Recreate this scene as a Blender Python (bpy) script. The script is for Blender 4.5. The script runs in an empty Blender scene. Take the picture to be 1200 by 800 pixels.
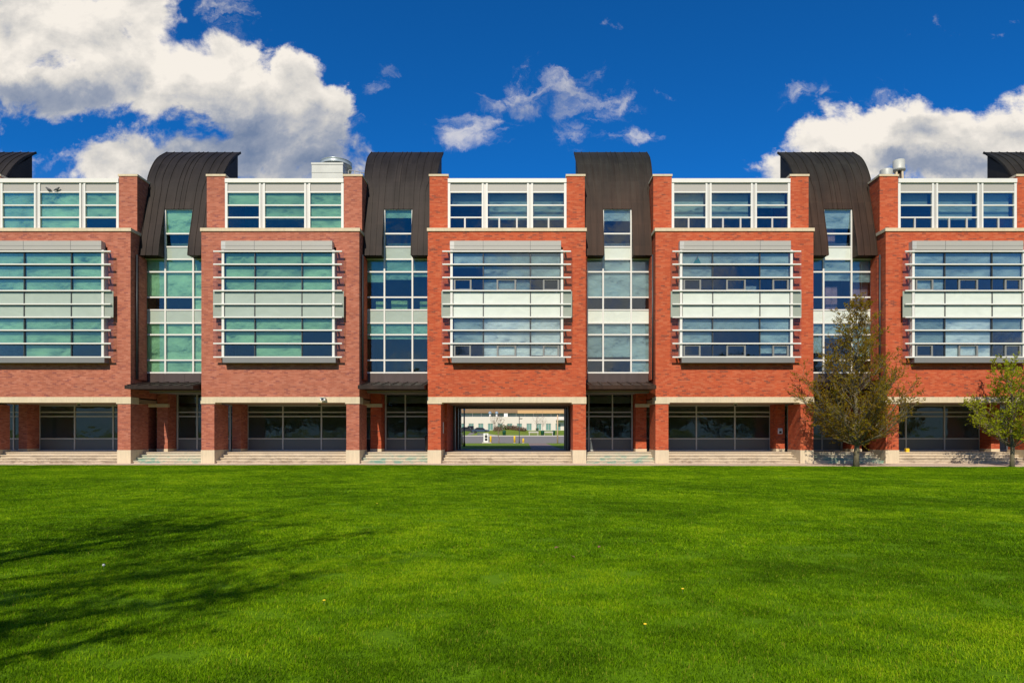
import bpy, bmesh, math, random
import numpy as np
from mathutils import Vector, Matrix

scene = bpy.context.scene
COL = scene.collection
R = math.radians

# ------------------------------------------------------------------ camera
D = 38.0            # camera to facade (m)
FPX = 798.0         # focal length in photo pixels (1200 wide)
EYE = 1.557
cam_d = bpy.data.cameras.new('camera')
cam_d.sensor_width = 36.0
cam_d.lens = FPX / 1200 * 36
cam_d.shift_x = -14 / 1200
cam_d.shift_y = 110 / 1200
cam_d.clip_start = 0.1
cam_d.clip_end = 6000
cam = bpy.data.objects.new('camera', cam_d)
COL.objects.link(cam)
cam.location = (0, -D, EYE)
cam.rotation_euler = (R(90), 0, 0)
scene.camera = cam

# ------------------------------------------------------------------ light
SUN_EL, SUN_AZ = 40.0, 9.5       # azimuth: degrees left of straight behind the camera
sd = bpy.data.lights.new('sun', 'SUN')
sd.energy = 4.9
sd.angle = R(0.53)
sd.color = (1.0, 0.91, 0.75)
sun = bpy.data.objects.new('sun', sd)
COL.objects.link(sun)
to_sun = Vector((-math.sin(R(SUN_AZ)) * math.cos(R(SUN_EL)), -math.cos(R(SUN_AZ)) * math.cos(R(SUN_EL)), math.sin(R(SUN_EL))))
sun.rotation_euler = to_sun.to_track_quat('Z', 'Y').to_euler()
sun.location = (-10, -60, 50)

vs = scene.view_settings
vs.view_transform = 'Standard'
vs.look = 'None'
vs.exposure = 0.0
vs.gamma = 1.0
vs.use_curve_mapping = False


class NT:
    """small helper for building node trees"""
    def __init__(s, tree):
        s.t = tree
        s.n = tree.nodes
        s.l = tree.links

    def node(s, kind, props=None, **ins):
        n = s.n.new(kind)
        for k, v in (props or {}).items():
            setattr(n, k, v)
        for k, v in ins.items():
            s.put(n, k, v)
        return n

    def put(s, n, k, v):
        sock = n.inputs[int(k[1:])] if k[0] == '_' and k[1:].isdigit() else n.inputs[k.replace('_', ' ')]
        if isinstance(v, bpy.types.NodeSocket):
            s.l.new(v, sock)
        elif isinstance(v, bpy.types.Node):
            s.l.new(v.outputs[0], sock)
        else:
            sock.default_value = v

    def math(s, op, a, b=0.0, c=None, clamp=False):
        n = s.node('ShaderNodeMath', {'operation': op, 'use_clamp': clamp}, _0=a, _1=b)
        if c is not None:
            s.put(n, '_2', c)
        return n.outputs[0]

    def vmath(s, op, a, b=None, scale=None):
        n = s.node('ShaderNodeVectorMath', {'operation': op}, _0=a)
        if b is not None:
            s.put(n, '_1', b)
        if scale is not None:
            n.inputs['Scale'].default_value = scale
        return n.outputs['Value'] if op in ('LENGTH', 'DOT_PRODUCT', 'DISTANCE') else n.outputs[0]

    def smooth(s, v, a, b, lo=0.0, hi=1.0):
        n = s.node('ShaderNodeMapRange', {'interpolation_type': 'SMOOTHSTEP'}, Value=v)
        n.inputs[1].default_value = a
        n.inputs[2].default_value = b
        n.inputs[3].default_value = lo
        n.inputs[4].default_value = hi
        return n.outputs[0]

    def noise(s, vec, scale, detail=4, rough=0.55, dist=0.0, lac=2.0):
        n = s.node('ShaderNodeTexNoise', {'noise_dimensions': '3D'}, Vector=vec, Scale=scale, Detail=detail, Roughness=rough, Lacunarity=lac, Distortion=dist)
        return n

    def mixc(s, f, a, b, mode='MIX'):
        n = s.node('ShaderNodeMix', {'data_type': 'RGBA', 'blend_type': mode})
        s.put(n, '_0', f)
        s.put(n, '_6', a)
        s.put(n, '_7', b)
        return n.outputs[2]

    def ramp(s, f, stops, interp='LINEAR'):
        n = s.node('ShaderNodeValToRGB', {}, Fac=f)
        cr = n.color_ramp
        cr.interpolation = interp
        while len(cr.elements) < len(stops):
            cr.elements.new(0.5)
        for e, (p, c) in zip(cr.elements, stops):
            e.position = p
            e.color = (c[0], c[1], c[2], 1)
        return n.outputs[0]


# ------------------------------------------------------------------ sky
world = bpy.data.worlds.new('World')
scene.world = world
world.use_nodes = True
W = NT(world.node_tree)
W.n.clear()
SKY_STRENGTH = 0.1
sky = W.node('ShaderNodeTexSky', {'sky_type': 'NISHITA', 'sun_disc': False, 'sun_elevation': R(SUN_EL), 'sun_rotation': R(180 + SUN_AZ),
                                  'altitude': 3000.0, 'air_density': 1.0, 'dust_density': 0.0, 'ozone_density': 6.0})
tc = W.node('ShaderNodeTexCoord')
dirv = tc.outputs['Generated']
sep = W.node('ShaderNodeSeparateXYZ', {}, Vector=dirv)
ysafe = W.math('MAXIMUM', sep.outputs['Y'], 0.08)
u = W.math('DIVIDE', sep.outputs['X'], ysafe)
v = W.math('DIVIDE', sep.outputs['Z'], ysafe)
uv = W.node('ShaderNodeCombineXYZ', {}, X=u, Y=v).outputs[0]
front = W.smooth(sep.outputs['Y'], 0.05, 0.2)


def blobs(vec, items):
    out = None
    for (px, py, rx, ry, amp) in items:
        c = ((px - 614) / FPX, (510 - py) / FPX, 0)
        d_ = W.vmath('SUBTRACT', vec, c)
        d_ = W.vmath('MULTIPLY', d_, (FPX / rx, FPX / ry, 0))
        ln = W.vmath('LENGTH', d_)
        m_ = W.smooth(ln, 1.35, 0.25, 0.0, amp)
        out = m_ if out is None else W.math('MAXIMUM', out, m_)
    return out


warp = W.noise(uv, 6.0, 8, 0.66)
wv = W.vmath('SCALE', W.vmath('SUBTRACT', warp.outputs['Color'], (0.5, 0.5, 0.5)), None, 0.11)
uvw = W.vmath('ADD', uv, wv)
CLOUDS = [(30, 30, 175, 95, 1), (150, 30, 95, 80, 1), (215, 90, 140, 72, 1), (300, 115, 95, 62, 1), (368, 140, 60, 70, 1), (320, 175, 120, 55, 1), (235, 175, 70, 52, .95),
          (140, 190, 75, 50, 1), (80, 95, 105, 50, 1), (-120, 60, 170, 120, 1), (285, 80, 60, 46, .8), (348, 88, 52, 46, 1), (385, 120, 42, 44, 1),
          (1105, 172, 155, 66, 1), (1190, 165, 110, 64, 1.05), (1010, 190, 110, 52, 1), (925, 203, 95, 34, 1), (975, 186, 90, 46, 1), (1045, 142, 62, 36, .9), (1066, 126, 54, 30, .75), (1330, 150, 150, 80, 1)]
WISPS = [(550, 150, 62, 34, 1), (604, 112, 66, 32, 1), (668, 140, 34, 50, .85), (710, 120, 66, 30, .9), (655, 98, 70, 36, .7), (746, 158, 72, 17, 1), (462, 78, 40, 18, .55),
         (440, 97, 22, 12, .5), (936, 106, 48, 22, .9), (400, 128, 20, 34, .8), (770, 100, 60, 14, .45), (262, 26, 44, 44, .95), (1028, 112, 46, 26, .9), (40, 190, 80, 22, .8), (420, 140, 30, 16, .7)]
M = blobs(uvw, CLOUDS)
P = W.vmath('MULTIPLY', uv, (1.0, 1.25, 1.0))
LOFF = (-0.010, 0.030, 0)


def fbm(vec):
    return W.noise(vec, 7.5, 12, 0.61, 0.25).outputs['Fac']


f0 = fbm(P)
f1 = fbm(W.vmath('ADD', P, LOFF))
dens = W.math('ADD', M, W.math('MULTIPLY', W.math('SUBTRACT', f0, 0.5), 2.7))
mask_f = W.smooth(dens, 0.36, 0.74)
M2 = blobs(uvw, WISPS)
f2 = W.noise(W.vmath('MULTIPLY', uvw, (1.0, 1.5, 1.0)), 15.0, 9, 0.62, 0.6).outputs['Fac']
dens2 = W.math('ADD', M2, W.math('MULTIPLY', W.math('SUBTRACT', f2, 0.5), 3.4))
mask_w = W.math('MULTIPLY', W.smooth(dens2, 0.48, 1.65), W.smooth(M2, 0.02, 0.30))
mask_f = W.math('MAXIMUM', mask_f, W.math('MULTIPLY', mask_w, 0.66))
# sky behind the camera (seen in the window reflections only): scattered clouds
nb = W.noise(dirv, 3.2, 8, 0.55, 0.2).outputs['Fac']
mask_b = W.smooth(nb, 0.52, 0.66, 0.0, 0.9)
mask = W.node('ShaderNodeMix', {'data_type': 'FLOAT'}, _0=front, _2=mask_b, _3=mask_f).outputs[0]
mask = W.math('MULTIPLY', mask, W.smooth(sep.outputs['Z'], -0.02, 0.04))
# cloud colour: bright crowns, blue grey bellies, relief from the density seen towards the sun
SHADES = [(285, 182, 200, 66, 1.05), (70, 112, 120, 40, .8), (390, 185, 30, 40, .7), (170, 130, 50, 24, .55), (30, 70, 60, 20, .4), (1060, 150, 45, 18, .55), (1110, 195, 120, 18, .5), (985, 185, 30, 14, .45), (1180, 150, 40, 14, .35),
          (650, 130, 60, 40, .3), (552, 155, 40, 14, .25)]
S = blobs(uvw, SHADES)
g0 = W.noise(uvw, 4.6, 5, 0.5, 0.2).outputs['Fac']
g1 = W.noise(W.vmath('ADD', uvw, (-0.02, 0.055, 0)), 4.6, 5, 0.5, 0.2).outputs['Fac']
relief = W.math('ADD', W.math('MULTIPLY', W.math('SUBTRACT', f0, f1), 1.6), W.math('MULTIPLY', W.math('SUBTRACT', g0, g1), 2.4))
lit = W.math('ADD', W.math('SUBTRACT', 0.88, W.math('MULTIPLY', S, 0.74)), relief)
edge = W.math('MULTIPLY', W.smooth(dens, 1.15, 0.5), 0.12)
lit = W.math('ADD', lit, edge, clamp=True)
ccol = W.ramp(lit, [(0.0, (0.17, 0.23, 0.36)), (0.35, (0.33, 0.37, 0.46)), (0.7, (0.68, 0.655, 0.62)), (1.0, (0.93, 0.87, 0.79))])
cbright = W.vmath('SCALE', ccol, None, 1.0 / SKY_STRENGTH)
skyt = W.vmath('MULTIPLY', sky.outputs[0], (0.09, 0.86, 1.42))
# pale haze below the sky in view, added as neutral fill and pane reflection
hz = W.node('ShaderNodeMix', {'data_type': 'FLOAT'}, _0=front, _2=W.smooth(sep.outputs['Z'], 0.30, 0.0), _3=W.smooth(sep.outputs['Z'], 0.33, 0.03)).outputs[0]
skyt = W.mixc(W.math('MULTIPLY', hz, 0.7), skyt, (3.9, 3.8, 3.6, 1))
wcol = W.mixc(mask, skyt, cbright)
bg = W.node('ShaderNodeBackground', {}, Color=wcol, Strength=SKY_STRENGTH)
wo = W.node('ShaderNodeOutputWorld', {}, Surface=bg)


# ------------------------------------------------------------------ materials
def new_mat(name):
    m = bpy.data.materials.new(name)
    m.use_nodes = True
    t = NT(m.node_tree)
    t.n.clear()
    t.out = t.node('ShaderNodeOutputMaterial')
    return m, t


def principled(t, **kw):
    p = t.node('ShaderNodeBsdfPrincipled')
    for k, val in kw.items():
        t.put(p, k, val)
    t.put(t.out, 'Surface', p.outputs[0])
    return p


def plain(name, col, rough=0.6, metal=0.0, var=0.12, scale=2.0, stretch=(1, 1, 1), bump=0.0):
    m, t = new_mat(name)
    pos = t.node('ShaderNodeNewGeometry').outputs['Position']
    vec = t.vmath('MULTIPLY', pos, stretch)
    n = t.noise(vec, scale, 6, 0.6).outputs['Fac']
    f = t.math('MULTIPLY_ADD', n, 2 * var, 1 - var)
    c = t.vmath('MULTIPLY', (col[0], col[1], col[2]), t.node('ShaderNodeCombineXYZ', {}, X=f, Y=f, Z=f).outputs[0])
    p = principled(t, Base_Color=c, Roughness=rough, Metallic=metal)
    if bump:
        b = t.node('ShaderNodeBump', {}, Strength=bump, Distance=0.02, Height=n)
        t.put(p, 'Normal', b.outputs[0])
    return m


def brick_mat(name, stops, mortar):
    m, t = new_mat(name)
    pos = t.node('ShaderNodeNewGeometry').outputs['Position']
    s = t.node('ShaderNodeSeparateXYZ', {}, Vector=pos)
    xy = t.math('ADD', s.outputs['X'], s.outputs['Y'])
    vec = t.node('ShaderNodeCombineXYZ', {}, X=xy, Y=s.outputs['Z'], Z=0.0).outputs[0]
    b = t.node('ShaderNodeTexBrick', {'offset': 0.5}, Vector=vec, Color1=(0, 0, 0, 1), Color2=(1, 1, 1, 1), Mortar=(0.5, 0.5, 0.5, 1), Scale=1.0)
    b.inputs['Mortar Size'].default_value = 0.007
    b.inputs['Mortar Smooth'].default_value = 0.1
    b.inputs['Bias'].default_value = 0.0
    b.inputs['Brick Width'].default_value = 0.235
    b.inputs['Row Height'].default_value = 0.077
    c = t.ramp(b.outputs['Color'], stops)
    big = t.noise(t.vmath('MULTIPLY', pos, (0.5, 0.5, 2.2)), 0.9, 5, 0.6).outputs['Fac']
    mid = t.noise(t.vmath('MULTIPLY', vec, (1.6, 9.0, 1)), 1.0, 4, 0.6).outputs['Fac']
    wash = t.noise(t.vmath('MULTIPLY', pos, (1.6, 1.6, 0.14)), 1.0, 5, 0.6).outputs['Fac']
    f = t.math('ADD', t.math('MULTIPLY_ADD', big, 0.36, 0.5), t.math('ADD', t.math('MULTIPLY_ADD', mid, 0.22, 0.03), t.math('MULTIPLY', wash, 0.3)))
    c = t.vmath('MULTIPLY', c, t.node('ShaderNodeCombineXYZ', {}, X=f, Y=f, Z=f).outputs[0])
    c = t.mixc(t.math('MULTIPLY', b.outputs['Fac'], 0.3), c, mortar)
    p = principled(t, Base_Color=c, Roughness=0.85)
    p.inputs['Specular IOR Level'].default_value = 0.25
    bp = t.node('ShaderNodeBump', {}, Strength=0.25, Distance=0.006, Height=t.math('SUBTRACT', mid, t.math('MULTIPLY', b.outputs['Fac'], 0.8)))
    t.put(p, 'Normal', bp.outputs[0])
    return m


BRICK_W = brick_mat('brick_pinkish', [(0.0, (0.25, 0.078, 0.065)), (0.13, (0.338, 0.099, 0.060)), (0.6, (0.424, 0.133, 0.078)), (1.0, (0.468, 0.172, 0.110))], (.34, .22, .17, 1))  # left bays: dull sheen on the same brick, put into its colour
BRICK_E = brick_mat('brick_orange', [(0.0, (0.206, 0.063, 0.040)), (0.13, (0.404, 0.069, 0.028)), (0.6, (0.485, 0.089, 0.032)), (1.0, (0.506, 0.131, 0.059))], (.36, .17, .10, 1))  # right bays: that brick coloured as seen with less sheen


def stone_mat(name, col, stain=None):
    m, t = new_mat(name)
    pos = t.node('ShaderNodeNewGeometry').outputs['Position']
    n1 = t.noise(pos, 0.8, 6, 0.65).outputs['Fac']
    n2 = t.noise(t.vmath('MULTIPLY', pos, (9, 9, 1.6)), 1.0, 5, 0.6).outputs['Fac']
    f = t.math('ADD', t.math('MULTIPLY_ADD', n1, 0.35, 0.65), t.math('MULTIPLY_ADD', n2, 0.36, -0.02))
    c = t.vmath('MULTIPLY', col, t.node('ShaderNodeCombineXYZ', {}, X=f, Y=f, Z=f).outputs[0])
    # joints between the blocks
    s = t.node('ShaderNodeSeparateXYZ', {}, Vector=pos)
    xx = t.math('FRACT', t.math('DIVIDE', t.math('ADD', s.outputs['X'], 100.0), 1.52))
    j = t.smooth(xx, 0.0, 0.012, 0.72, 1.0)
    c = t.vmath('MULTIPLY', c, t.node('ShaderNodeCombineXYZ', {}, X=j, Y=j, Z=j).outputs[0])
    if stain:
        k = t.noise(t.vmath('MULTIPLY', pos, (1.2, 3, 2.0)), 1.1, 6, 0.7, 0.6).outputs['Fac']
        low = t.smooth(s.outputs['Z'], 0.62, 0.05, 0.1, 1.0)
        c = t.mixc(t.math('MULTIPLY', t.smooth(k, 0.44, 0.62), t.math('MULTIPLY', low, 0.9)), c, stain)
    p = principled(t, Base_Color=c, Roughness=0.8)
    b = t.node('ShaderNodeBump', {}, Strength=0.25, Distance=0.01, Height=n2)
    t.put(p, 'Normal', b.outputs[0])
    return m


STONE = stone_mat('limestone', (.62, .51, .35))
STEP_STONE = stone_mat('step_stone', (.58, .48, .35), (.30, .23, .16, 1))
STEP_GREEN = stone_mat('step_stone_verdigris', (.56, .48, .36), (.16, .36, .28, 1))
PAVE = stone_mat('pale_paving', (.55, .42, .32))


def copper_mat(name, low, high):
    m, t = new_mat(name)
    pos = t.node('ShaderNodeNewGeometry').outputs['Position']
    s = t.node('ShaderNodeSeparateXYZ', {}, Vector=pos)
    streak = t.noise(t.vmath('MULTIPLY', pos, (5.0, 0.5, 0.30)), 1.0, 8, 0.68).outputs['Fac']
    blot = t.noise(pos, 0.8, 6, 0.62).outputs['Fac']
    run = t.noise(t.vmath('MULTIPLY', pos, (14.0, 0.6, 0.22)), 1.0, 5, 0.6).outputs['Fac']
    hz = t.smooth(t.math('ADD', s.outputs['Z'], t.math('MULTIPLY', streak, 4.0)), 15.6, 20.4)
    c = t.mixc(hz, low, high)
    # every sheet weathers a little differently
    cell = t.node('ShaderNodeTexWhiteNoise', {'noise_dimensions': '2D'}, Vector=t.node('ShaderNodeCombineXYZ', {}, X=t.math('FLOOR', t.math('DIVIDE', s.outputs['X'], 0.45)), Y=t.math('FLOOR', t.math('DIVIDE', s.outputs['Z'], 1.37))).outputs[0]).outputs['Value']
    f = t.math('ADD', t.math('MULTIPLY_ADD', streak, 1.5, 0.0), t.math('MULTIPLY_ADD', blot, 0.9, -0.28))
    f = t.math('MULTIPLY', f, t.math('MULTIPLY_ADD', cell, 0.32, 0.84))
    f = t.math('MAXIMUM', f, 0.25)
    # sheet joints every couple of metres
    zz = t.math('FRACT', t.math('DIVIDE', s.outputs['Z'], 1.37))
    j = t.smooth(zz, 0.0, 0.022, 1.5, 1.0)
    f = t.math('MULTIPLY', f, j)
    c = t.vmath('MULTIPLY', c, t.node('ShaderNodeCombineXYZ', {}, X=f, Y=f, Z=f).outputs[0])
    # pale runs of dirt below the joints
    c = t.mixc(t.math('MULTIPLY', t.smooth(run, 0.60, 0.74), 0.3), c, (.085, .07, .058, 1))
    p = principled(t, Base_Color=c, Roughness=0.6)
    p.inputs['Specular IOR Level'].default_value = 0.18
    return m


COPPER_W = copper_mat('copper_brown_grey', (.027, .0175, .014, 1), (.019, .016, .0155, 1))
COPPER_E = copper_mat('copper_brown', (.042, .0205, .012, 1), (.023, .0215, .017, 1))
WHITE_METAL = plain('white_metal', (.70, .68, .63), 0.45, 0, 0.06, 1.5)
GREY_METAL = plain('grey_metal', (.50, .48, .44), 0.42, 0.2, 0.06, 1.2)
GREY_PANEL = plain('grey_panel', (.38, .36, .325), 0.5, 0.0, 0.05, 0.8)
SILL_METAL = plain('sill_metal', (.19, .19, .185), 0.5, 0.1, 0.08, 1.5)
JOINT = plain('dark_joint', (.035, .04, .045), 0.5)
FRAME_DARKER = plain('casement_grey', (.20, .20, .19), 0.5)
LOBBY_FRAME = plain('lobby_frame', (.46, .46, .43), 0.45)
LOBBY_PANEL = plain('lobby_panel', (.10, .115, .12), 0.45, 0, 0.1, 0.7)
DARK_METAL = plain('bronze_panel', (.075, .052, .046), 0.45, 0.2, 0.3, 1.0, (4, 1, 1))
ROOFING = plain('roofing', (.30, .29, .28), 0.9)
INSIDE = plain('interior_paint', (.52, .52, .50), 0.9)
INSIDE_FLOOR = plain('interior_carpet', (.20, .20, .21), 0.95)
SOFFIT = plain('soffit_board', (.28, .20, .13), 0.8)
DECK = plain('deck_stone', (.42, .34, .26), 0.8, 0, 0.25, 1.2)


def blind_mat(name, col):
    m, t = new_mat(name)
    pos = t.node('ShaderNodeNewGeometry').outputs['Position']
    n = t.noise(t.vmath('MULTIPLY', pos, (0.5, 0.5, 0.5)), 0.6, 3, 0.5).outputs['Fac']
    f = t.math('MULTIPLY_ADD', n, 0.35, 0.8)
    c = t.vmath('MULTIPLY', col, t.node('ShaderNodeCombineXYZ', {}, X=f, Y=f, Z=f).outputs[0])
    principled(t, Base_Color=c, Roughness=0.9)
    return m


BLIND = blind_mat('blind_fabric', (.72, .74, .68))
BLIND_B = blind_mat('blind_fabric_worn', (.60, .62, .57))
BLIND_C = blind_mat('blind_fabric_fresh', (.80, .82, .76))
BLINDS = [BLIND, BLIND_B, BLIND, BLIND_C]
BLIND_LIGHT = blind_mat('blind_fabric_light', (.92, .93, .88))


def glass_mat(name, tint, refl=0.09, wavy=0.004):
    m, t = new_mat(name)
    pos = t.node('ShaderNodeNewGeometry').outputs['Position']
    n = t.noise(pos, 0.9, 3, 0.5).outputs['Fac']
    b = t.node('ShaderNodeBump', {}, Strength=0.35, Distance=wavy * 10, Height=n)
    tr = t.node('ShaderNodeBsdfTransparent', {}, Color=(*[c ** .5 for c in tint], 1))  # a pane has two faces
    gl = t.node('ShaderNodeBsdfGlossy', {}, Color=(.95, .97, 1, 1), Roughness=0.015, Normal=b.outputs[0])
    fr = t.node('ShaderNodeFresnel', {}, IOR=1.5, Normal=b.outputs[0])
    f = t.math('MULTIPLY', fr.outputs[0], refl / 0.056, clamp=True)
    mx = t.node('ShaderNodeMixShader', {}, _0=f, _1=tr.outputs[0], _2=gl.outputs[0])
    t.put(t.out, 'Surface', mx.outputs[0])
    return m


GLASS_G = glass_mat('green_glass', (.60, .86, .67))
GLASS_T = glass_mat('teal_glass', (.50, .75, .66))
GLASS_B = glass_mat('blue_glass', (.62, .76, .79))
GLASS_TOP = glass_mat('clerestory_glass', (.56, .73, .74))
GLASS_FIN = glass_mat('clear_fin_glass', (.84, .85, .84), 0.022)
GLASS_CLEAR = glass_mat('clear_glass', (.80, .90, .91))
GLASS_DARK = glass_mat('lobby_glass', (.66, .72, .69), 0.034)


def spandrel_mat(name, col, rough=0.12):
    m, t = new_mat(name)
    pos = t.node('ShaderNodeNewGeometry').outputs['Position']
    n = t.noise(t.vmath('MULTIPLY', pos, (1, 1, 1.6)), 0.8, 3, 0.5, 1.5).outputs['Fac']
    f = t.math('MULTIPLY_ADD', n, 0.26, 0.87)
    c = t.vmath('MULTIPLY', col, t.node('ShaderNodeCombineXYZ', {}, X=f, Y=f, Z=f).outputs[0])
    p = principled(t, Base_Color=c, Roughness=rough)
    b = t.node('ShaderNodeBump', {}, Strength=0.5, Distance=0.04, Height=n)
    t.put(p, 'Normal', b.outputs[0])
    return m


SPAN_W = spandrel_mat('spandrel_glass_grey', (.37, .43, .36))
SPAN_E = spandrel_mat('spandrel_glass_pale', (.64, .68, .60))
FIN_FROST = spandrel_mat('frosted_fin', (.30, .33, .27), 0.3)


def asphalt():
    return plain('asphalt', (.13, .125, .125), 0.9, 0, 0.15, 3.0)


# ------------------------------------------------------------------ mesh helpers
class MB:
    def __init__(s):
        s.v, s.f, s.m = [], [], []
        s.mats = []

    def mi(s, mat):
        if mat not in s.mats:
            s.mats.append(mat)
        return s.mats.index(mat)

    def box(s, x0, x1, y0, y1, z0, z1, mat=None):
        if x0 > x1: x0, x1 = x1, x0
        if y0 > y1: y0, y1 = y1, y0
        if z0 > z1: z0, z1 = z1, z0
        b = len(s.v)
        s.v += [(x0, y0, z0), (x1, y0, z0), (x1, y1, z0), (x0, y1, z0), (x0, y0, z1), (x1, y0, z1), (x1, y1, z1), (x0, y1, z1)]
        k = s.mi(mat) if mat else 0
        for q in ((0, 3, 2, 1), (4, 5, 6, 7), (0, 1, 5, 4), (1, 2, 6, 5), (2, 3, 7, 6), (3, 0, 4, 7)):
            s.f.append(tuple(b + i for i in q))
            s.m.append(k)
        return s

    def quad(s, pts, mat=None):
        b = len(s.v)
        s.v += [tuple(p) for p in pts]
        s.f.append(tuple(range(b, b + len(pts))))
        s.m.append(s.mi(mat) if mat else 0)
        return s

    def prism(s, poly, x0, x1, mat=None):
        """polygon in (y, z), counter-clockwise seen from +x, swept from x0 to x1"""
        b = len(s.v)
        n = len(poly)
        s.v += [(x0, y, z) for y, z in poly] + [(x1, y, z) for y, z in poly]
        k = s.mi(mat) if mat else 0
        s.f.append(tuple(b + i for i in reversed(range(n)))); s.m.append(k)
        s.f.append(tuple(b + n + i for i in range(n))); s.m.append(k)
        for i in range(n):
            j = (i + 1) % n
            s.f.append((b + i, b + j, b + n + j, b + n + i)); s.m.append(k)
        return s

    def tube(s, pts, rads, sides=6, mat=None, cap=True):
        k = s.mi(mat) if mat else 0
        pts = [Vector(p) for p in pts]
        rings = []
        prev = None
        for i, p in enumerate(pts):
            d_ = (pts[min(i + 1, len(pts) - 1)] - pts[max(i - 1, 0)])
            if d_.length < 1e-9:
                d_ = Vector((0, 0, 1))
            d_.normalize()
            a = d_.orthogonal().normalized() if prev is None else (prev - d_ * prev.dot(d_))
            if a.length < 1e-6:
                a = d_.orthogonal()
            a.normalize()
            prev = a
            c = d_.cross(a)
            b = len(s.v)
            r = rads[i] if hasattr(rads, '__len__') else rads
            for q in range(sides):
                t = 2 * math.pi * q / sides
                w = p + a * (math.cos(t) * r) + c * (math.sin(t) * r)
                s.v.append((w.x, w.y, w.z))
            rings.append(b)
        for b0, b1 in zip(rings, rings[1:]):
            for q in range(sides):
                s.f.append((b0 + q, b0 + (q + 1) % sides, b1 + (q + 1) % sides, b1 + q)); s.m.append(k)
        if cap:
            s.f.append(tuple(rings[0] + q for q in reversed(range(sides)))); s.m.append(k)
            s.f.append(tuple(rings[-1] + q for q in range(sides))); s.m.append(k)
        return s

    def lathe(s, prof, cx=0, cy=0, sides=20, mat=None):
        k = s.mi(mat) if mat else 0
        rings = []
        for r, z in prof:
            b = len(s.v)
            for q in range(sides):
                t = 2 * math.pi * q / sides
                s.v.append((cx + r * math.cos(t), cy + r * math.sin(t), z))
            rings.append(b)
        for b0, b1 in zip(rings, rings[1:]):
            for q in range(sides):
                s.f.append((b0 + q, b0 + (q + 1) % sides, b1 + (q + 1) % sides, b1 + q)); s.m.append(k)
        s.f.append(tuple(rings[0] + q for q in reversed(range(sides)))); s.m.append(k)
        s.f.append(tuple(rings[-1] + q for q in range(sides))); s.m.append(k)
        return s

    def mesh(s, name, mat=None, smooth=False):
        me = bpy.data.meshes.new(name)
        me.from_pydata(s.v, [], s.f)
        if s.mats:
            for q in s.mats:
                me.materials.append(q)
            me.polygons.foreach_set('material_index', s.m)
        else:
            me.materials.append(mat)
        if smooth:
            me.polygons.foreach_set('use_smooth', [True] * len(me.polygons))
        me.update()
        return me

    def build(s, name, mat=None, parent=None, loc=(0, 0, 0), smooth=False):
        return link(name, s.mesh(name, mat, smooth), parent, loc)


def link(name, me, parent=None, loc=(0, 0, 0), rz=0.0):
    o = bpy.data.objects.new(name, me)
    COL.objects.link(o)
    o.location = loc
    o.rotation_euler = (0, 0, rz)
    if parent:
        o.parent = parent
    return o


def tag(o, label=None, cat=None, group=None, kind=None):
    if label: o['label'] = label
    if cat: o['category'] = cat
    if group: o['group'] = group
    if kind: o['kind'] = kind
    return o


def thing(name, label, cat, loc=(0, 0, 0), group=None, rz=0.0):
    o = link(name, None, None, loc, rz)
    return tag(o, label, cat, group)


def copy_tree(o, parent=None):
    c = o.copy()
    COL.objects.link(c)
    c.parent = parent
    for ch in list(o.children):
        copy_tree(ch, c)
    return c


def X(px, d=0.0):
    return (px - 614) / FPX * (D + d)


def Z(py, d=0.0):
    return EYE + (510 - py) / FPX * (D + d)


rng = random.Random(7)

# ------------------------------------------------------------------ ground
# profile of the land along the view: (y, z)
PROFILE = [(-900, -0.30), (-1.2, -0.30), (0.5, -0.30), (9.9, -0.30), (10.0, 0.56), (48.9, 0.56), (57, 0.60), (92, 1.40), (96, 1.46), (112, 1.55), (162, 3.04), (175, 3.06), (3000, 3.06)]


def gz(y):
    return float(np.interp(y, [p[0] for p in PROFILE], [p[1] for p in PROFILE]))


def lawn_z(x, y):
    return -0.05 - 0.05 * max(0.0, min(1.0, (x + 5) / 30)) + 0.018 * math.sin(x * 0.31 + 1.3) * math.sin(y * 0.23)


def grass_ground_mat(name, a, b, scale=0.6):
    m, t = new_mat(name)
    pos = t.node('ShaderNodeNewGeometry').outputs['Position']
    n = t.noise(pos, scale, 6, 0.6).outputs['Fac']
    n2 = t.noise(pos, 22.0, 4, 0.7).outputs['Fac']
    f = t.math('ADD', t.math('MULTIPLY', n, 0.7), t.math('MULTIPLY', n2, 0.5))
    c = t.ramp(f, [(0.35, a), (0.8, b)])
    p = principled(t, Base_Color=c, Roughness=0.95)
    p.inputs['Specular IOR Level'].default_value = 0.1
    bp = t.node('ShaderNodeBump', {}, Strength=0.6, Distance=0.04, Height=n2)
    t.put(p, 'Normal', bp.outputs[0])
    return m


GRASS_BASE = grass_ground_mat('lawn_soil_green', (.07, .15, .003), (.14, .27, .004))
GRASS_FAR = grass_ground_mat('far_grass', (.10, .17, .015), (.19, .27, .03))

mb = MB()
for (y0, z0), (y1, z1) in zip(PROFILE, PROFILE[1:]):
    mb.quad([(-3000, y0, z0), (3000, y0, z0), (3000, y1, z1), (-3000, y1, z1)])
tag(mb.build('ground', GRASS_FAR), kind='structure')


def lawn_edge(x):
    return -1.15 - 0.9 * max(0.0, min(1.0, (x + 6) / 34))


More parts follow.
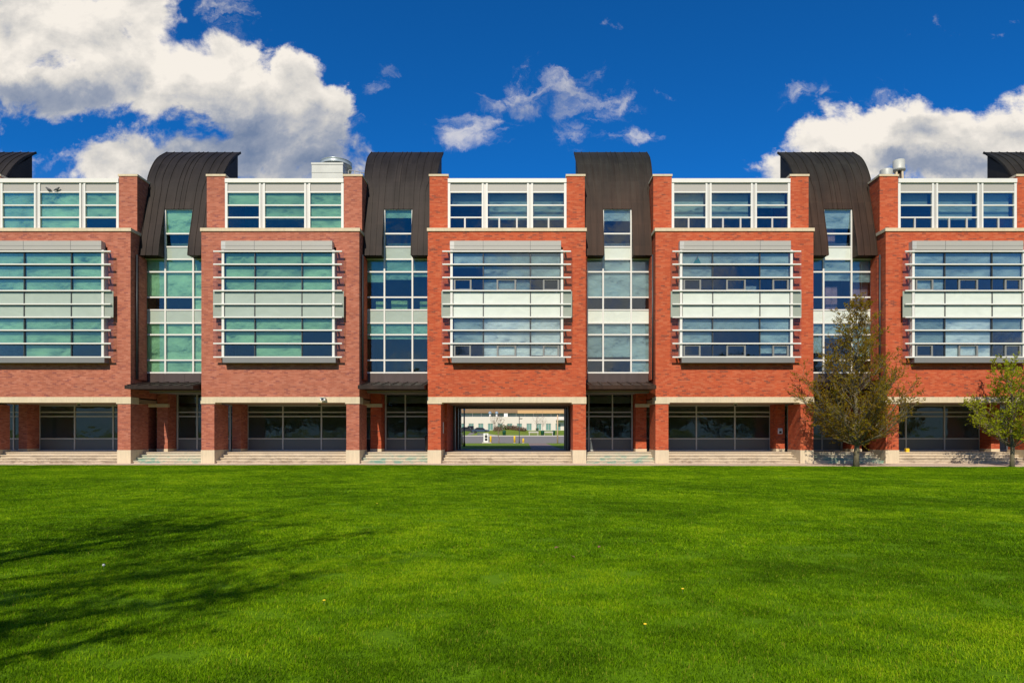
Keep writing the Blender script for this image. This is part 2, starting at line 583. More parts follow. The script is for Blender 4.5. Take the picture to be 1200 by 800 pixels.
# the lawn, a gently uneven sheet
mb = MB()
xs = np.concatenate([np.linspace(-120, -34, 6)[:-1], np.linspace(-34, 34, 69), np.linspace(34, 120, 6)[1:]])
ts = np.concatenate([np.linspace(0, 0.33, 44)[:-1], np.linspace(0.33, 1, 12)])
for i, t_ in enumerate(ts):
    for x in xs:
        y = lawn_edge(x) + (-120 - lawn_edge(x)) * t_
        mb.v.append((x, y, lawn_z(x, y)))
nx = len(xs)
for i in range(len(ts) - 1):
    for j in range(nx - 1):
        a = i * nx + j
        mb.f.append((a, a + nx, a + nx + 1, a + 1)); mb.m.append(0)
tag(mb.build('lawn', GRASS_BASE, smooth=True), kind='structure')

# paved strip along the foot of the building
mb = MB()
for x0 in range(-64, 64, 4):
    x1 = x0 + 4
    mb.quad([(x0, lawn_edge(x0) - 0.02, lawn_z(x0, -1.3) + 0.03), (x1, lawn_edge(x1) - 0.02, lawn_z(x1, -1.3) + 0.03), (x1, -0.25, 0.0), (x0, -0.25, 0.0)])
    mb.quad([(x0, -0.25, 0.0), (x1, -0.25, 0.0), (x1, 1.4, 0.0), (x0, 1.4, 0.0)])
    mb.quad([(x0, lawn_edge(x0) - 0.02, lawn_z(x0, -1.3) - 0.1), (x1, lawn_edge(x1) - 0.02, lawn_z(x1, -1.3) - 0.1),
             (x1, lawn_edge(x1) - 0.02, lawn_z(x1, -1.3) + 0.03), (x0, lawn_edge(x0) - 0.02, lawn_z(x0, -1.3) + 0.03)])
tag(mb.build('pavement', PAVE), kind='structure')

# raised deck under the building
DECK_Z = 0.594
mb = MB().box(-64, 64, 1.36, 10.3, 0.02, DECK_Z)
tag(mb.build('terrace', DECK), kind='structure')

# ------------------------------------------------------------------ THE BRICK BUILDING
PX = 21.0
BAYC = [(60.5 - 614) / PX, (328.5 - 614) / PX, (594 - 614) / PX, (860.7 - 614) / PX, (1130.5 - 614) / PX]
BAYC = [BAYC[0] - 12.70] + BAYC + [BAYC[-1] + 12.75]        # one more bay past each end of the picture
HW = 4.405                                                   # half width of a bay
TOWERS = [((BAYC[i] + HW), (BAYC[i + 1] - HW)) for i in range(6)]

bld = thing('brick_building', 'long red brick building with glazed bays and curved dark copper roofs behind the lawn', 'building')

Z_LINT0, Z_LINT1 = 3.36, 3.70
Z_COP0, Z_COP1 = 12.93, 13.11
OPEN_X = 3.12
Z_SILL0, Z_SILL1 = 5.57, 5.83
BARS = [11.71, 10.995, 10.27, 9.54, 8.80, 8.08, 7.36, 6.63, 5.88]
FL2, FL3, FL4, ROOF = 4.35, 8.80, 12.80, 16.15
GY = -0.32        # glass plane of the projecting window
BY = -0.40        # louvre bars


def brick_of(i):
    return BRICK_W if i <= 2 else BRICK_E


CACHE = {}


def cached(key, fn):
    if key not in CACHE:
        CACHE[key] = fn()
    return CACHE[key]


def wall_mesh():
    m = MB()
    m.box(-HW, -OPEN_X, 0, 0.4, Z_LINT1, Z_COP0)
    m.box(OPEN_X, HW, 0, 0.4, Z_LINT1, Z_COP0)
    m.box(-OPEN_X, OPEN_X, 0, 0.4, Z_LINT1, Z_SILL1 - 0.02)
    m.box(-OPEN_X, OPEN_X, 0, 0.4, 12.05, Z_COP0)
    m.box(-HW, -HW + 0.35, 0.4, 3.6, Z_LINT1, Z_COP0)
    m.box(HW - 0.35, HW, 0.4, 3.6, Z_LINT1, Z_COP0)
    return m


def bay(i, xc, spec):
    brick = brick_of(i)
    west = i <= 2
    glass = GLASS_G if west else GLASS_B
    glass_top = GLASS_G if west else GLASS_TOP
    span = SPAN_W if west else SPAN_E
    L = (xc, 0, 0)

    def part(name, me_fn, mat, parent=None, key=None):
        me = cached((key or name, mat.name), lambda: me_fn().mesh(name, mat))
        if parent is None:
            return link(name, me, bld, L)
        return link(name, me, parent)

    part('brick_wall', wall_mesh, brick)
    part('stone_lintel', lambda: MB().box(-HW + 0.78, HW - 0.78, -0.03, 0.45, Z_LINT0 + 0.03, Z_LINT1 - 0.001)
         .box(-HW - 0.03, -HW + 0.78, -0.035, 0.78, Z_LINT0 - 0.04, Z_LINT1).box(HW - 0.78, HW + 0.03, -0.035, 0.78, Z_LINT0 - 0.04, Z_LINT1), STONE)
    part('coping', lambda: MB().box(-HW - 0.05, HW + 0.05, -0.06, 1.2, Z_COP0, Z_COP1), STONE)
    # front pillars with pale bases
    for s in (-1, 1):
        x0, x1 = sorted((s * HW, s * (HW - 0.72)))
        p = part('pillar', lambda: MB().box(x0, x1, 0, 1.8, 0.74, Z_LINT0 - 0.045), brick, None, f'pillar{s}')
        part('pillar_base', lambda: MB().box(x0 - 0.02, x1 + 0.02, -0.025, 1.82, 0.0, 0.74), STONE, p, f'pillar_base{s}')
        if spec.get('passage'):
            continue
        x0, x1 = sorted((s * (HW - 0.56), s * (HW - 1.08)))
        p = part('inner_pillar', lambda: MB().box(x0, x1, 2.7, 3.72, DECK_Z + 0.16, 3.42), brick, None, f'inner_pillar{s}')
        part('pillar_base', lambda: MB().box(x0 - 0.015, x1 + 0.015, 2.68, 3.73, DECK_Z, DECK_Z + 0.16), STONE, p, f'inner_base{s}')
    part('soffit', lambda: MB().box(-HW + 0.01, HW - 0.01, 0.45, 10.0, 3.42, 3.62), SOFFIT)

    # --- projecting bay window with its louvre bars
    ex = 3.12

    def frame():
        m = MB()
        for s in (-1, 1):
            m.box(s * ex, s * (ex - 0.13), GY - 0.03, GY + 0.12, BARS[-1], 11.8, WHITE_METAL)
            m.box(s * ex - 0.02, s * ex + 0.02, GY + 0.12, 0.0, BARS[-1], 11.8, GREY_METAL)
        for x in (-1.30, 1.31):
            m.box(x - 0.025, x + 0.025, GY - 0.02, GY + 0.12, BARS[-1], 11.8, JOINT)
        for z in BARS:
            m.box(-ex + 0.16, ex - 0.16, GY - 0.012, GY + 0.1, z - 0.07, z + 0.02, JOINT)
        if not west:
            for zt, zb in ((BARS[2], BARS[3]), (BARS[7], BARS[8])):
                cells = ((-2.93, -1.98), (-0.55, 0.52), (2.0, 2.9)) if zt < 8 else ((-2.93, -1.95), (-0.56, 0.52), (2.0, 2.9))
                for a, b in cells:
                    z1, z0 = zt - 0.09, zb + 0.05
                    for q in ((a, a + .09, z0, z1), (b - .09, b, z0, z1), (a + .09, b - .09, z0, z0 + .05), (a + .09, b - .09, z1 - .05, z1)):
                        m.box(q[0], q[1], GY - 0.025, GY + 0.06, q[2], q[3], FRAME_DARKER)
        return m

    bw = link('bay_window', cached(('bayframe', west), lambda: frame().mesh('bay_window')), bld, L)
    part('fascia', lambda: MB().box(-2.9 - .23, 2.9 + .1, GY - 0.06, 0, 11.80, 12.30, GREY_PANEL).box(-3.14, -2.9, GY - .065, GY - .061, 11.86, 12.25, GREY_METAL)
         .box(-1.31, -1.295, GY - .064, GY - .06, 11.80, 12.30, JOINT).box(1.3, 1.315, GY - .064, GY - .06, 11.80, 12.30, JOINT)
         .box(-3.12, 3.0, GY - .068, GY - .06, 12.02, 12.035, FRAME_DARKER), GREY_PANEL, bw)
    part('sill', lambda: MB().box(-3.04, 3.2, GY - 0.10, 0.0, Z_SILL0, Z_SILL1).box(-1.305, -1.295, GY - .103, GY - .1, Z_SILL0, Z_SILL1).box(1.305, 1.315, GY - .103, GY - .1, Z_SILL0, Z_SILL1), SILL_METAL, bw)
    for z in BARS:
        me = cached('louvre', lambda: MB().box(-3.55, 3.55, BY - 0.03, BY + 0.05, -0.034, 0.034).box(-3.3, -3.2, BY + 0.05, 0.0, -0.03, 0.03).box(3.2, 3.3, BY + 0.05, 0.0, -0.03, 0.03).mesh('louvre', WHITE_METAL))
        link('louvre', me, bw, (0, 0, z))
    part('glass_pane', lambda: MB().box(-ex + .14, ex - .14, GY + .03, GY + .045, BARS[3], 11.8), glass, bw)
    for c, (a, b) in enumerate(((-ex + .14, -1.31), (-1.29, 1.30), (1.32, ex - .14))):
        clear = spec['low'][c] > 1
        o = part('glass_pane', lambda: MB().box(a, b, GY + .03, GY + .045, BARS[8], BARS[5]), GLASS_CLEAR if clear else glass, bw, f'lowglass{c}')
        if clear:
            o['label'] = 'paler clear glass pane'
    part('spandrel_panel', lambda: MB().box(-ex + .17, ex - .17, GY + .02, GY + .09, BARS[5] + .001, BARS[3] - .001), span, bw)
    for s in (-1, 1):
        x0, x1 = sorted((s * (ex + 0.01), s * (ex + 0.50)))
        part('side_fin', lambda: MB().box(x0, x1, GY + .03, GY + .045, BARS[8], BARS[5]), GLASS_FIN, bw, f'finlow{s}')
        part('side_fin', lambda: MB().box(x0, x1, GY + .03, GY + .045, BARS[3], BARS[0]), GLASS_FIN, bw, f'fin{s}')
        part('frosted_fin', lambda: MB().box(x0, x1, GY + .03, GY + .05, BARS[5] + .002, BARS[3] - .002), FIN_FROST, bw, f'frost{s}')
    cols = ((-2.93, -1.34), (-1.26, 1.27), (1.35, 2.94))
    for storey, (zt, zb) in enumerate(((11.8, BARS[3]), (BARS[5], BARS[8]))):
        for c, (a, b) in enumerate(cols):
            fr = spec['mid' if storey == 0 else 'low'][c]
            bright = False
            if fr > 1:
                bright, fr = True, fr - 1
            if fr > 0.02:
                MB().box(a, b, GY + .13, GY + .14, zt - fr * (zt - zb), zt).build('blind', BLIND_LIGHT if bright else rng.choice(BLINDS), bw)

    # --- set back top storey
    TY = 0.65
    for s in (-1, 1):
        x0, x1 = sorted((s * HW, s * (HW - 1.04)))
        p = part('brick_pier', lambda: MB().box(x0, x1, TY, 3.4, Z_COP0 - 0.3, 16.25), brick, None, f'pier{s}')
        part('pier_cap', lambda: MB().box(x0 - .04, x1 + .04, TY - .04, 3.44, 16.25, 16.36), STONE, p, f'cap{s}')
    wx = HW - 1.04

    def z_(py):
        return Z(py, TY)
    zt = z_(209.5)
    posts = (-wx, -1.27, 1.3, wx)

    def topframe():
        m = MB()
        m.box(-wx, wx, TY - .06, TY + .3, z_(214.2), zt, WHITE_METAL)
        m.box(-wx, -wx + .14, TY - .02, TY + .12, Z_COP1 - .1, z_(214.2), WHITE_METAL)
        m.box(wx - .14, wx, TY - .02, TY + .12, Z_COP1 - .1, z_(214.2), WHITE_METAL)
        for x in (-1.27, 1.3):
            m.box(x - .17, x - .07, TY - .02, TY + .12, Z_COP1 - .1, z_(214.2), WHITE_METAL)
            m.box(x + .07, x + .17, TY - .02, TY + .12, Z_COP1 - .1, z_(214.2), WHITE_METAL)
            m.box(x - .07, x + .07, TY + .03, TY + .1, Z_COP1 - .1, z_(214.2), GREY_METAL)
        for py in (225.2, 240.5, 254.8):
            zz = z_(py)
            for a, b in ((-wx + .14, -1.44), (-1.10, 1.13), (1.47, wx - .14)):
                m.box(a, b, TY - .01, TY + .1, zz - .035, zz + .035, WHITE_METAL)
        if not west:
            for x in (-2.4, -.45, .55, 2.35):
                m.box(x - .045, x + .045, TY, TY + .08, Z_COP1 - .1, z_(255.6), GREY_METAL)
        return m
    tw = link('clerestory_window', cached(('topframe', west), lambda: topframe().mesh('clerestory_window')), bld, L)
    part('metal_panel', lambda: MB().box(-wx + .14, -1.44, TY + .04, TY + .1, z_(224.5), z_(214.2)).box(-1.1, 1.13, TY + .04, TY + .1, z_(224.5), z_(214.2)).box(1.47, wx - .14, TY + .04, TY + .1, z_(224.5), z_(214.2)), GREY_PANEL, tw)
    part('glass_pane', lambda: MB().box(-wx + .14, -1.44, TY + .05, TY + .06, Z_COP1 - .1, z_(224.6)).box(-1.1, 1.13, TY + .05, TY + .06, Z_COP1 - .1, z_(224.6)).box(1.47, wx - .14, TY + .05, TY + .06, Z_COP1 - .1, z_(224.6)), glass_top, tw, 'topglass')
    zb_, zt_ = Z_COP1, z_(225)
    for c, (a, b) in enumerate(((-wx + .16, -1.46), (-1.08, 1.11), (1.49, wx - .16))):
        fr = spec['top'][c]
        if fr > 0.02:
            yb = TY + (.13 if west else .42)
            MB().box(a, b, yb, yb + .01, zt_ - fr * (zt_ - zb_), zt_).build('blind', rng.choice(BLINDS), tw)

    # --- ground floor glazing behind the arcade
    if spec.get('passage'):
        return
    GD = 3.75
    zf, ztop = DECK_Z + .03, 3.42

    def lobby():
        m = MB()
        for x in (-HW, -3.35, -1.18, 1.18, 3.35, HW):
            m.box(x - .04, x + .04, GD - .03, GD + .08, zf, ztop)
        for z in (zf + .02, 1.36, 2.72, 2.98, ztop - .04):
            m.box(-HW, HW, GD - .02, GD + .07, z - .035, z + .035)
        return m
    lw = link('lobby_window', cached(('lobby', 0), lambda: lobby().mesh('lobby_window', LOBBY_FRAME)), bld, L)
    part('glass_pane', lambda: MB().box(-HW + .04, HW - .04, GD + .02, GD + .03, 1.38, ztop), GLASS_DARK, lw, 'lobbyglass')
    part('lower_panel', lambda: MB().box(-HW + .04, HW - .04, GD + .015, GD + .05, zf, 1.34), LOBBY_PANEL, lw)


SPECS = [
    dict(top=(1, 1, 1), mid=(1, 1, 1), low=(1, 1, .7)),
    dict(top=(1, 1, .66), mid=(1, 1, 1), low=(.66, 1, .68)),
    dict(top=(.33, .68, 1), mid=(1, 1, 1), low=(.66, 1, .34)),
    dict(top=(.30, .64, .64), mid=(.42, .98, .66), low=(.66, 2, 1.95), passage=True),
    dict(top=(.6, .62, .34), mid=(.66, .36, .66), low=(.72, .33, .9)),
    dict(top=(.3, .64, .6), mid=(.95, .66, .66), low=(.66, 2, .33)),
    dict(top=(.6, .6, .6), mid=(1, .66, .66), low=(.66, 1, 1)),
]
for i, (xc, sp) in enumerate(zip(BAYC, SPECS)):
    bay(i, xc, sp)

# --- the curved copper towers between the bays
PROF = [(0.75, 11.80), (0.90, 12.70), (1.20, 13.84), (1.52, 15.10), (1.95, 16.37), (2.55, 17.45), (3.35, 18.38), (4.5, 19.22)]


def prof_fn():
    ys = [p[0] for p in PROF]
    zs = [p[1] for p in PROF]
    # resample with Catmull-Rom
    out = []
    n = len(PROF)
    for k in range(n - 1):
        p0, p1, p2, p3 = (PROF[max(k - 1, 0)], PROF[k], PROF[k + 1], PROF[min(k + 2, n - 1)])
        for s in range(4):
            t = s / 4
            q = []
            for a in (0, 1):
                q.append(0.5 * (2 * p1[a] + (p2[a] - p0[a]) * t + (2 * p0[a] - 5 * p1[a] + 4 * p2[a] - p3[a]) * t * t + (3 * p1[a] - p0[a] - 3 * p2[a] + p3[a]) * t ** 3))
            out.append(tuple(q))
    out.append(PROF[-1])
    return out


NOTCH, NOTCH_Z = 0.84, 14.64


def tower(i, xa, xb, spec):
    xc = (xa + xb) / 2
    g = (xb - xa) / 2
    west = i <= 2
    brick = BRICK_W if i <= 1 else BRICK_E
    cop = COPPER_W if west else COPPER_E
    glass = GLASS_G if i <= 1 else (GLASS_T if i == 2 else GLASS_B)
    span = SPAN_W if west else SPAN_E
    L = (xc, 0, 0)
    prof = prof_fn()
    # insert the head of the window notch exactly
    k = next(k for k in range(len(prof) - 1) if prof[k][1] <= NOTCH_Z < prof[k + 1][1])
    t = (NOTCH_Z - prof[k][1]) / (prof[k + 1][1] - prof[k][1])
    prof.insert(k + 1, (prof[k][0] + t * (prof[k + 1][0] - prof[k][0]), NOTCH_Z))

    def hw(z):
        return (g - 0.05) + 0.27 * max(0.0, min(1.0, (z - 15.9) / .6)) + 0.12 * max(0.0, min(1.0, (z - 16.5) / 2.0))
    cols = [-1.0, -.8, -.6, None, -.2, 0.0, .2, None, .6, .8, 1.0]

    def xcol(j, z):
        h = hw(z)
        if cols[j] is None:
            return -NOTCH if j == 3 else NOTCH
        if abs(cols[j]) < .5:
            return cols[j] / .2 * NOTCH / 3 * 1.0
        s = 1 if cols[j] > 0 else -1
        return s * (NOTCH + (abs(cols[j]) - .4) / .6 * (h - NOTCH))
    bm = bmesh.new()
    grid = [[bm.verts.new((xcol(j, z), y, z)) for j in range(len(cols))] for y, z in prof]
    for r in range(len(prof) - 1):
        for j in range(len(cols) - 1):
            if prof[r][1] < NOTCH_Z - 1e-6 and 3 <= j < 7:
                continue
            bm.faces.new((grid[r][j], grid[r][j + 1], grid[r + 1][j + 1], grid[r + 1][j]))
    bmesh.ops.recalc_face_normals(bm, faces=bm.faces)
    bm.normal_update()
    fl = [f for f in bm.faces]
    if fl[0].normal.y > 0:
        bmesh.ops.reverse_faces(bm, faces=bm.faces)
    bmesh.ops.solidify(bm, geom=list(bm.faces), thickness=0.10)
    me = bpy.data.meshes.new('copper_roof')
    bm.to_mesh(me)
    bm.free()
    me.materials.append(cop)
    roof = link('copper_roof', me, bld, L)
    # standing seams
    m = MB()
    for j in range(len(cols)):
        pts = []
        for r, (y, z) in enumerate(prof):
            if z < NOTCH_Z - 1e-6 and 3 < j < 7:
                continue
            a = prof[max(r - 1, 0)]
            b = prof[min(r + 1, len(prof) - 1)]
            n = Vector((0, -(b[1] - a[1]), b[0] - a[0])).normalized()
            pts.append((xcol(j, z), y, z, n))
        if j == 0:
            pts = [(x + .03, y, z, n) for x, y, z, n in pts]
        if j == len(cols) - 1:
            pts = [(x - .03, y, z, n) for x, y, z, n in pts]
        for p, q in zip(pts, pts[1:]):
            w = 0.018
            a0 = Vector(p[:3]); b0 = Vector(q[:3])
            a1 = a0 + p[3] * .032; b1 = b0 + q[3] * .032
            ex_ = Vector((w, 0, 0))
            m.quad([a1 - ex_, a1 + ex_, b1 + ex_, b1 - ex_])
            m.quad([a0 - ex_, a1 - ex_, b1 - ex_, b0 - ex_])
            m.quad([a1 + ex_, a0 + ex_, b0 + ex_, b1 + ex_])
        p = pts[0]
        a0 = Vector(p[:3]); a1 = a0 + p[3] * .032
        m.quad([a0 - Vector((w, 0, 0)), a0 + Vector((w, 0, 0)), a1 + Vector((w, 0, 0)), a1 - Vector((w, 0, 0))])
    m.build('standing_seam', cop, roof)
    # side walls and back of the roof volume
    m = MB()
    gs = g - 0.10
    for s in (-1, 1):
        up = [(y + .12, z - .04) for y, z in prof if z > 16.15]
        poly = up + [(4.25, 19.0), (4.25, up[0][1])]
        poly = [(y, z) for y, z in poly]
        m.prism(poly, s * (g + .20) - .05, s * (g + .20) + .05)
        low = [(y + .11, z) for y, z in prof if z <= 16.3]
        m.prism(low + [(1.75, low[-1][1]), (1.75, low[0][1])], s * gs - .04, s * gs + .04)
        nc = [(y + .1, z + (.002 if q == 0 else 0)) for q, (y, z) in enumerate(prof) if z <= NOTCH_Z + 1e-6]
        m.prism(nc + [(1.50, NOTCH_Z), (1.50, nc[0][1])], s * (NOTCH + .025) - .02, s * (NOTCH + .025) + .02)
        xa_, xb_ = sorted((s * (NOTCH + .05), s * (gs - .05)))
        m.box(xa_, xb_, 0.86, 1.6, 11.81, 11.85)
    m.box(-g - .14, g + .14, 4.15, 4.24, 16.37, 18.98)
    m.build('roof_cheek', cop, roof)

    # curtain wall
    CY = 1.5

    def cz(py):
        return Z(py, CY)
    rows = [cz(p) for p in (304, 318.7, 348.4, 363.3, 378.5, 392.2, 422, 436.6)]
    crow = [14.66, cz(274), cz(289.5), cz(304)]
    gx = g - .02

    def frame():
        m = MB()
        for x in (-gx, gx):
            m.box(x - .05 if x > 0 else x, x if x > 0 else x + .05, CY - .05, CY + .08, rows[-1] - .05, 11.8)
        for x in (-NOTCH + .03, NOTCH - .03):
            m.box(x - .045, x + .045, CY - .055, CY + .08, rows[-1] - .05, crow[0])
        for z in rows:
            m.box(-gx + .05, gx - .05, CY - .04, CY + .07, z - .04, z + .04)
        for z in crow[1:3]:
            m.box(-NOTCH + .07, NOTCH - .07, CY - .04, CY + .07, z - .04, z + .04)
        m.box(-NOTCH + .07, NOTCH - .07, CY - .04, CY + .07, crow[0] - .06, crow[0])
        return m
    cw = link('curtain_wall', frame().mesh('curtain_wall', WHITE_METAL), bld, L)
    mg = MB()
    for a, b in ((0, 3), (4, 7)):
        mg.box(-gx + .05, gx - .05, CY, CY + .012, rows[b], rows[a])
    mg.box(-NOTCH + .07, NOTCH - .07, CY, CY + .012, crow[2], crow[0] - .05)
    mg.build('glass_pane', glass, cw)
    ms = MB().box(-gx + .05, gx - .05, CY - .005, CY + .05, rows[4] + .001, rows[3] - .001).box(-NOTCH + .07, NOTCH - .07, CY - .005, CY + .05, rows[0] + .001, crow[2] - .001)
    ms.build('spandrel_panel', span, cw)
    tcols = ((-gx + .06, -NOTCH - .03), (-NOTCH + .08, NOTCH - .08), (NOTCH + .03, gx - .06))
    tops = ((11.78, rows[3]), (rows[4], rows[7]))
    for st, key in enumerate(('mid', 'low')):
        for c, (a, b) in enumerate(tcols):
            fr = spec[key][c]
            if fr > .02:
                zt, zb = tops[st]
                MB().box(a, b, CY + .1, CY + .11, zt - fr * (zt - zb), zt).build('blind', rng.choice(BLINDS), cw)
    if spec['top'] > .02:
        zt, zb = crow[0], crow[2]
        MB().box(-NOTCH + .08, NOTCH - .08, CY + .1, CY + .11, zt - spec['top'] * (zt - zb), zt).build('blind', rng.choice(BLINDS), cw)
    # brick return, downpipe shadow gap and metal panel, canopy
    for s in (-1, 1):
        xa_, xb_ = sorted((s * (g - .12), s * (g - .001)))
        MB().box(xa_, xb_, .62, 1.44, 4.72, 11.7).build('brick_return', brick, bld, L)
    for s in (-1, 1):
        if (s > 0) == (i >= 3):
            MB().tube([(0, 0, 4.72), (0, 0, 11.75)], .05, 8).build('downpipe', JOINT, bld, (xc + s * (g - .07), .5, 0), True)
    m = MB()
    m.box(-g + .13, g - .13, CY - .02, CY + .1, 4.55, rows[-1] - .05)
    for x in (-.9, .3, 1.2):
        m.box(x - .012, x + .012, CY - .035, CY - .02, 4.55, rows[-1] - .05)
    m.build('metal_panel', DARK_METAL, bld, L)
    m = MB()
    m.prism([(-.75, 4.10), (1.6, 4.16), (1.6, 4.66), (-.75, 4.30)], -g + .1, g - .1)
    for q in range(7):
        x = -g + .25 + q * (2 * g - .5) / 6
        m.prism([(-.75, 4.302), (1.4, 4.632), (1.4, 4.67), (-.75, 4.34)], x - .025, x + .025)
    m.build('canopy', cop, bld, L)
    # lobby recess
    GD = 3.75
    zf, ztop = DECK_Z + .03, 4.12
    m = MB()
    m.box(-g - .02, g + .02, 1.62, 3.7, 4.14, 4.3)
    m.build('soffit', SOFFIT, bld, L)
    left = i <= 2
    s = -1 if left else 1
    pj = MB()
    xa_, xb_ = sorted((s * (g - .02), s * (g - .66)))
    pj.box(xa_, xb_, 2.7, 3.72, DECK_Z + .16, 4.139)
    p = pj.build('inner_pillar', brick, bld, L)
    MB().box(xa_ - .015, xb_ + .015, 2.68, 3.73, DECK_Z, DECK_Z + .16).build('pillar_base', STONE, p)
    MB().box(xa_ - (.5 if left else .03), xb_ + (.03 if left else .5), 2.66, 2.86, 3.24, 3.44).build('stone_block', STONE, p)
    lo, hi = (-g + .68, g + .5) if left else (-g - .5, g - .68)
    m = MB()
    xs_ = [lo + .04, lo + .04 + 1.2 * (1 if left else 1.0), lo + .04 + 2.65, hi - .04] if left else [hi - .04, hi - 1.24, hi - 2.69, lo + .04]
    for x in xs_:
        m.box(x - .04, x + .04, GD - .03, GD + .08, zf, ztop)
    for z in (zf + .02, 1.36, 2.72, 2.98, ztop - .04):
        m.box(lo, hi, GD - .02, GD + .07, z - .035, z + .035)
    lw = m.build('lobby_window', LOBBY_FRAME, bld, L)
    MB().box(lo + .04, hi - .04, GD + .02, GD + .03, 1.38, ztop).build('glass_pane', GLASS_DARK, lw)
    MB().box(lo + .04, hi - .04, GD + .015, GD + .05, zf, 1.34).build('lower_panel', LOBBY_PANEL, lw)


TSPECS = [
    dict(top=1, mid=(1, 1, 1), low=(1, 1, 1)),
    dict(top=.62, mid=(.72, .72, 1), low=(1, 1, 1)),
    dict(top=.22, mid=(.45, .40, .34), low=(.32, .32, .32)),
    dict(top=.30, mid=(.74, .74, .74), low=(.68, .68, 1)),
    dict(top=.5, mid=(.2, .42, .45), low=(.6, .3, .66)),
    dict(top=.5, mid=(.6, .3, .5), low=(.6, .6, .6)),
]
for i, ((xa, xb), sp) in enumerate(zip(TOWERS, TSPECS)):
    tower(i, xa, xb, sp)

# --- shared inside: floors, back wall, roof, rear wall with the passage opening
PL, PR = -4.50, 2.92          # passage side walls
x0b, x1b = BAYC[0] - HW, BAYC[-1] + HW
m = MB()
for z in (FL2, FL3, FL4):
    m.box(x0b + .4, x1b - .4, 1.9, 9.6, z - .3, z)
for i, xc in enumerate(BAYC):
    for z in (FL3, FL4):
        m.box(xc - HW + .36, xc + HW - .36, .42, 1.9, z - .3, z)
    m.box(xc - HW + .36, xc + HW - .36, .42, 1.9, FL2 - .3, FL2)
m.build('interior_floor', INSIDE_FLOOR, bld)
MB().box(x0b + .4, x1b - .4, 6.0, 6.15, 3.63, 16.0).build('interior_wall', INSIDE, bld)
m = MB()
for i, xc in enumerate(BAYC):
    m.box(xc - HW + .35, xc - HW + .5, 3.6, 6.0, 3.63, 16.0)
    m.box(xc + HW - .5, xc + HW - .35, 3.6, 6.0, 3.63, 16.0)
m.build('room_partition', INSIDE, bld)
m = MB()
m.box(x0b, PL - .3, 6.5, 6.6, DECK_Z, 3.42)
m.box(PR + .3, x1b, 6.5, 6.6, DECK_Z, 3.42)
m.build('lobby_wall', plain('lobby_wall_paint', (.34, .34, .31), .9), bld)
m = MB()
for xc in BAYC:
    m.box(xc - HW + 1.04, xc + HW - 1.04, .95, 9.7, 15.9, 16.1)
    m.box(xc - HW + .0, xc - HW + 1.04, 3.42, 9.7, 15.9, 16.1)
    m.box(xc + HW - 1.04, xc + HW, 3.42, 9.7, 15.9, 16.1)
for xa, xb in TOWERS:
    m.box(xa, xb, 4.3, 9.7, 15.9, 16.1)
m.build('flat_roof', ROOFING, bld)
m = MB()
m.box(x0b, PL, 9.7, 10.0, .0, 16.3)
m.box(PR, x1b, 9.7, 10.0, .0, 16.3)
m.box(PL, PR, 9.7, 10.0, 3.56, 16.3)
m.build('rear_wall', BRICK_E, bld)
m = MB()
for a, b in ((PL - .25, PL), (PR, PR + .25)):
    m.box(a, b, 1.85, 9.7, DECK_Z, 3.42)
m.build('passage_wall', BRICK_E, bld)
m = MB()
for y in (5.2, 7.4, 9.2):
    m.box(PL, PL + .12, y, y + .5, DECK_Z, 3.42)
    m.box(PR - .12, PR, y, y + .5, DECK_Z, 3.42)
m.build('passage_pilaster', DARK_METAL, bld)
m = MB()
xc = BAYC[3]
m.box(xc - HW - .1, PL - .25, 3.75, 3.95, DECK_Z, 3.42)
m.box(PR + .25, xc + HW + .1, 3.75, 3.95, DECK_Z, 3.42)
m.build('passage_front_wall', BRICK_E, bld)

# flights of steps
def steps(x0, x1, mat, off=0.0):
    m = MB()
    risers = ((.20, .15), (.55, .30), (.90, .45), (1.25, DECK_Z))
    for k, (y, z) in enumerate(risers):
        y1 = risers[k + 1][0] - .05 if k < 3 else 1.355
        m.box(x0, x1, y, y1, -.02, z - .045)
        m.box(x0 + .002, x1 - .002, y - .045, y1, z - .045, z)
        if k < 3:
            m.box(x0, x1, y1, y1 + .05, -.02, z - .005)
    return m


for i, xc in enumerate(BAYC):
    o = steps(-HW + .745, HW - .745, STEP_STONE).build('stone_steps', STEP_STONE, bld, (xc, 0, 0))
for i, (xa, xb) in enumerate(TOWERS):
    o = steps(-(xb - xa) / 2 + .022, (xb - xa) / 2 - .022, STEP_GREEN, .0).build('stone_steps', STEP_GREEN, bld, ((xa + xb) / 2, 0, 0))
    o['label'] = 'stone steps streaked with green copper stains'

# small fittings fixed to the building
WHITE_PAINT = plain('white_paint', (.8, .8, .78), .4)
BLACKISH = plain('black_plastic', (.02, .02, .022), .4)
YELLOW = plain('yellow_paint', (.80, .52, .02), .45)


def dome_camera(px, py, y=0.3):
    x = X(px, y)
    m = MB().lathe([(.10, 3.42), (.11, 3.36), (.11, 3.34)], 0, 0, 14, WHITE_PAINT).lathe([(.085, 3.34), (.075, 3.29), (.045, 3.25), (.012, 3.238)], 0, 0, 14, BLACKISH)
    m.build('dome_camera', None, bld, (x, .62, .0), True)


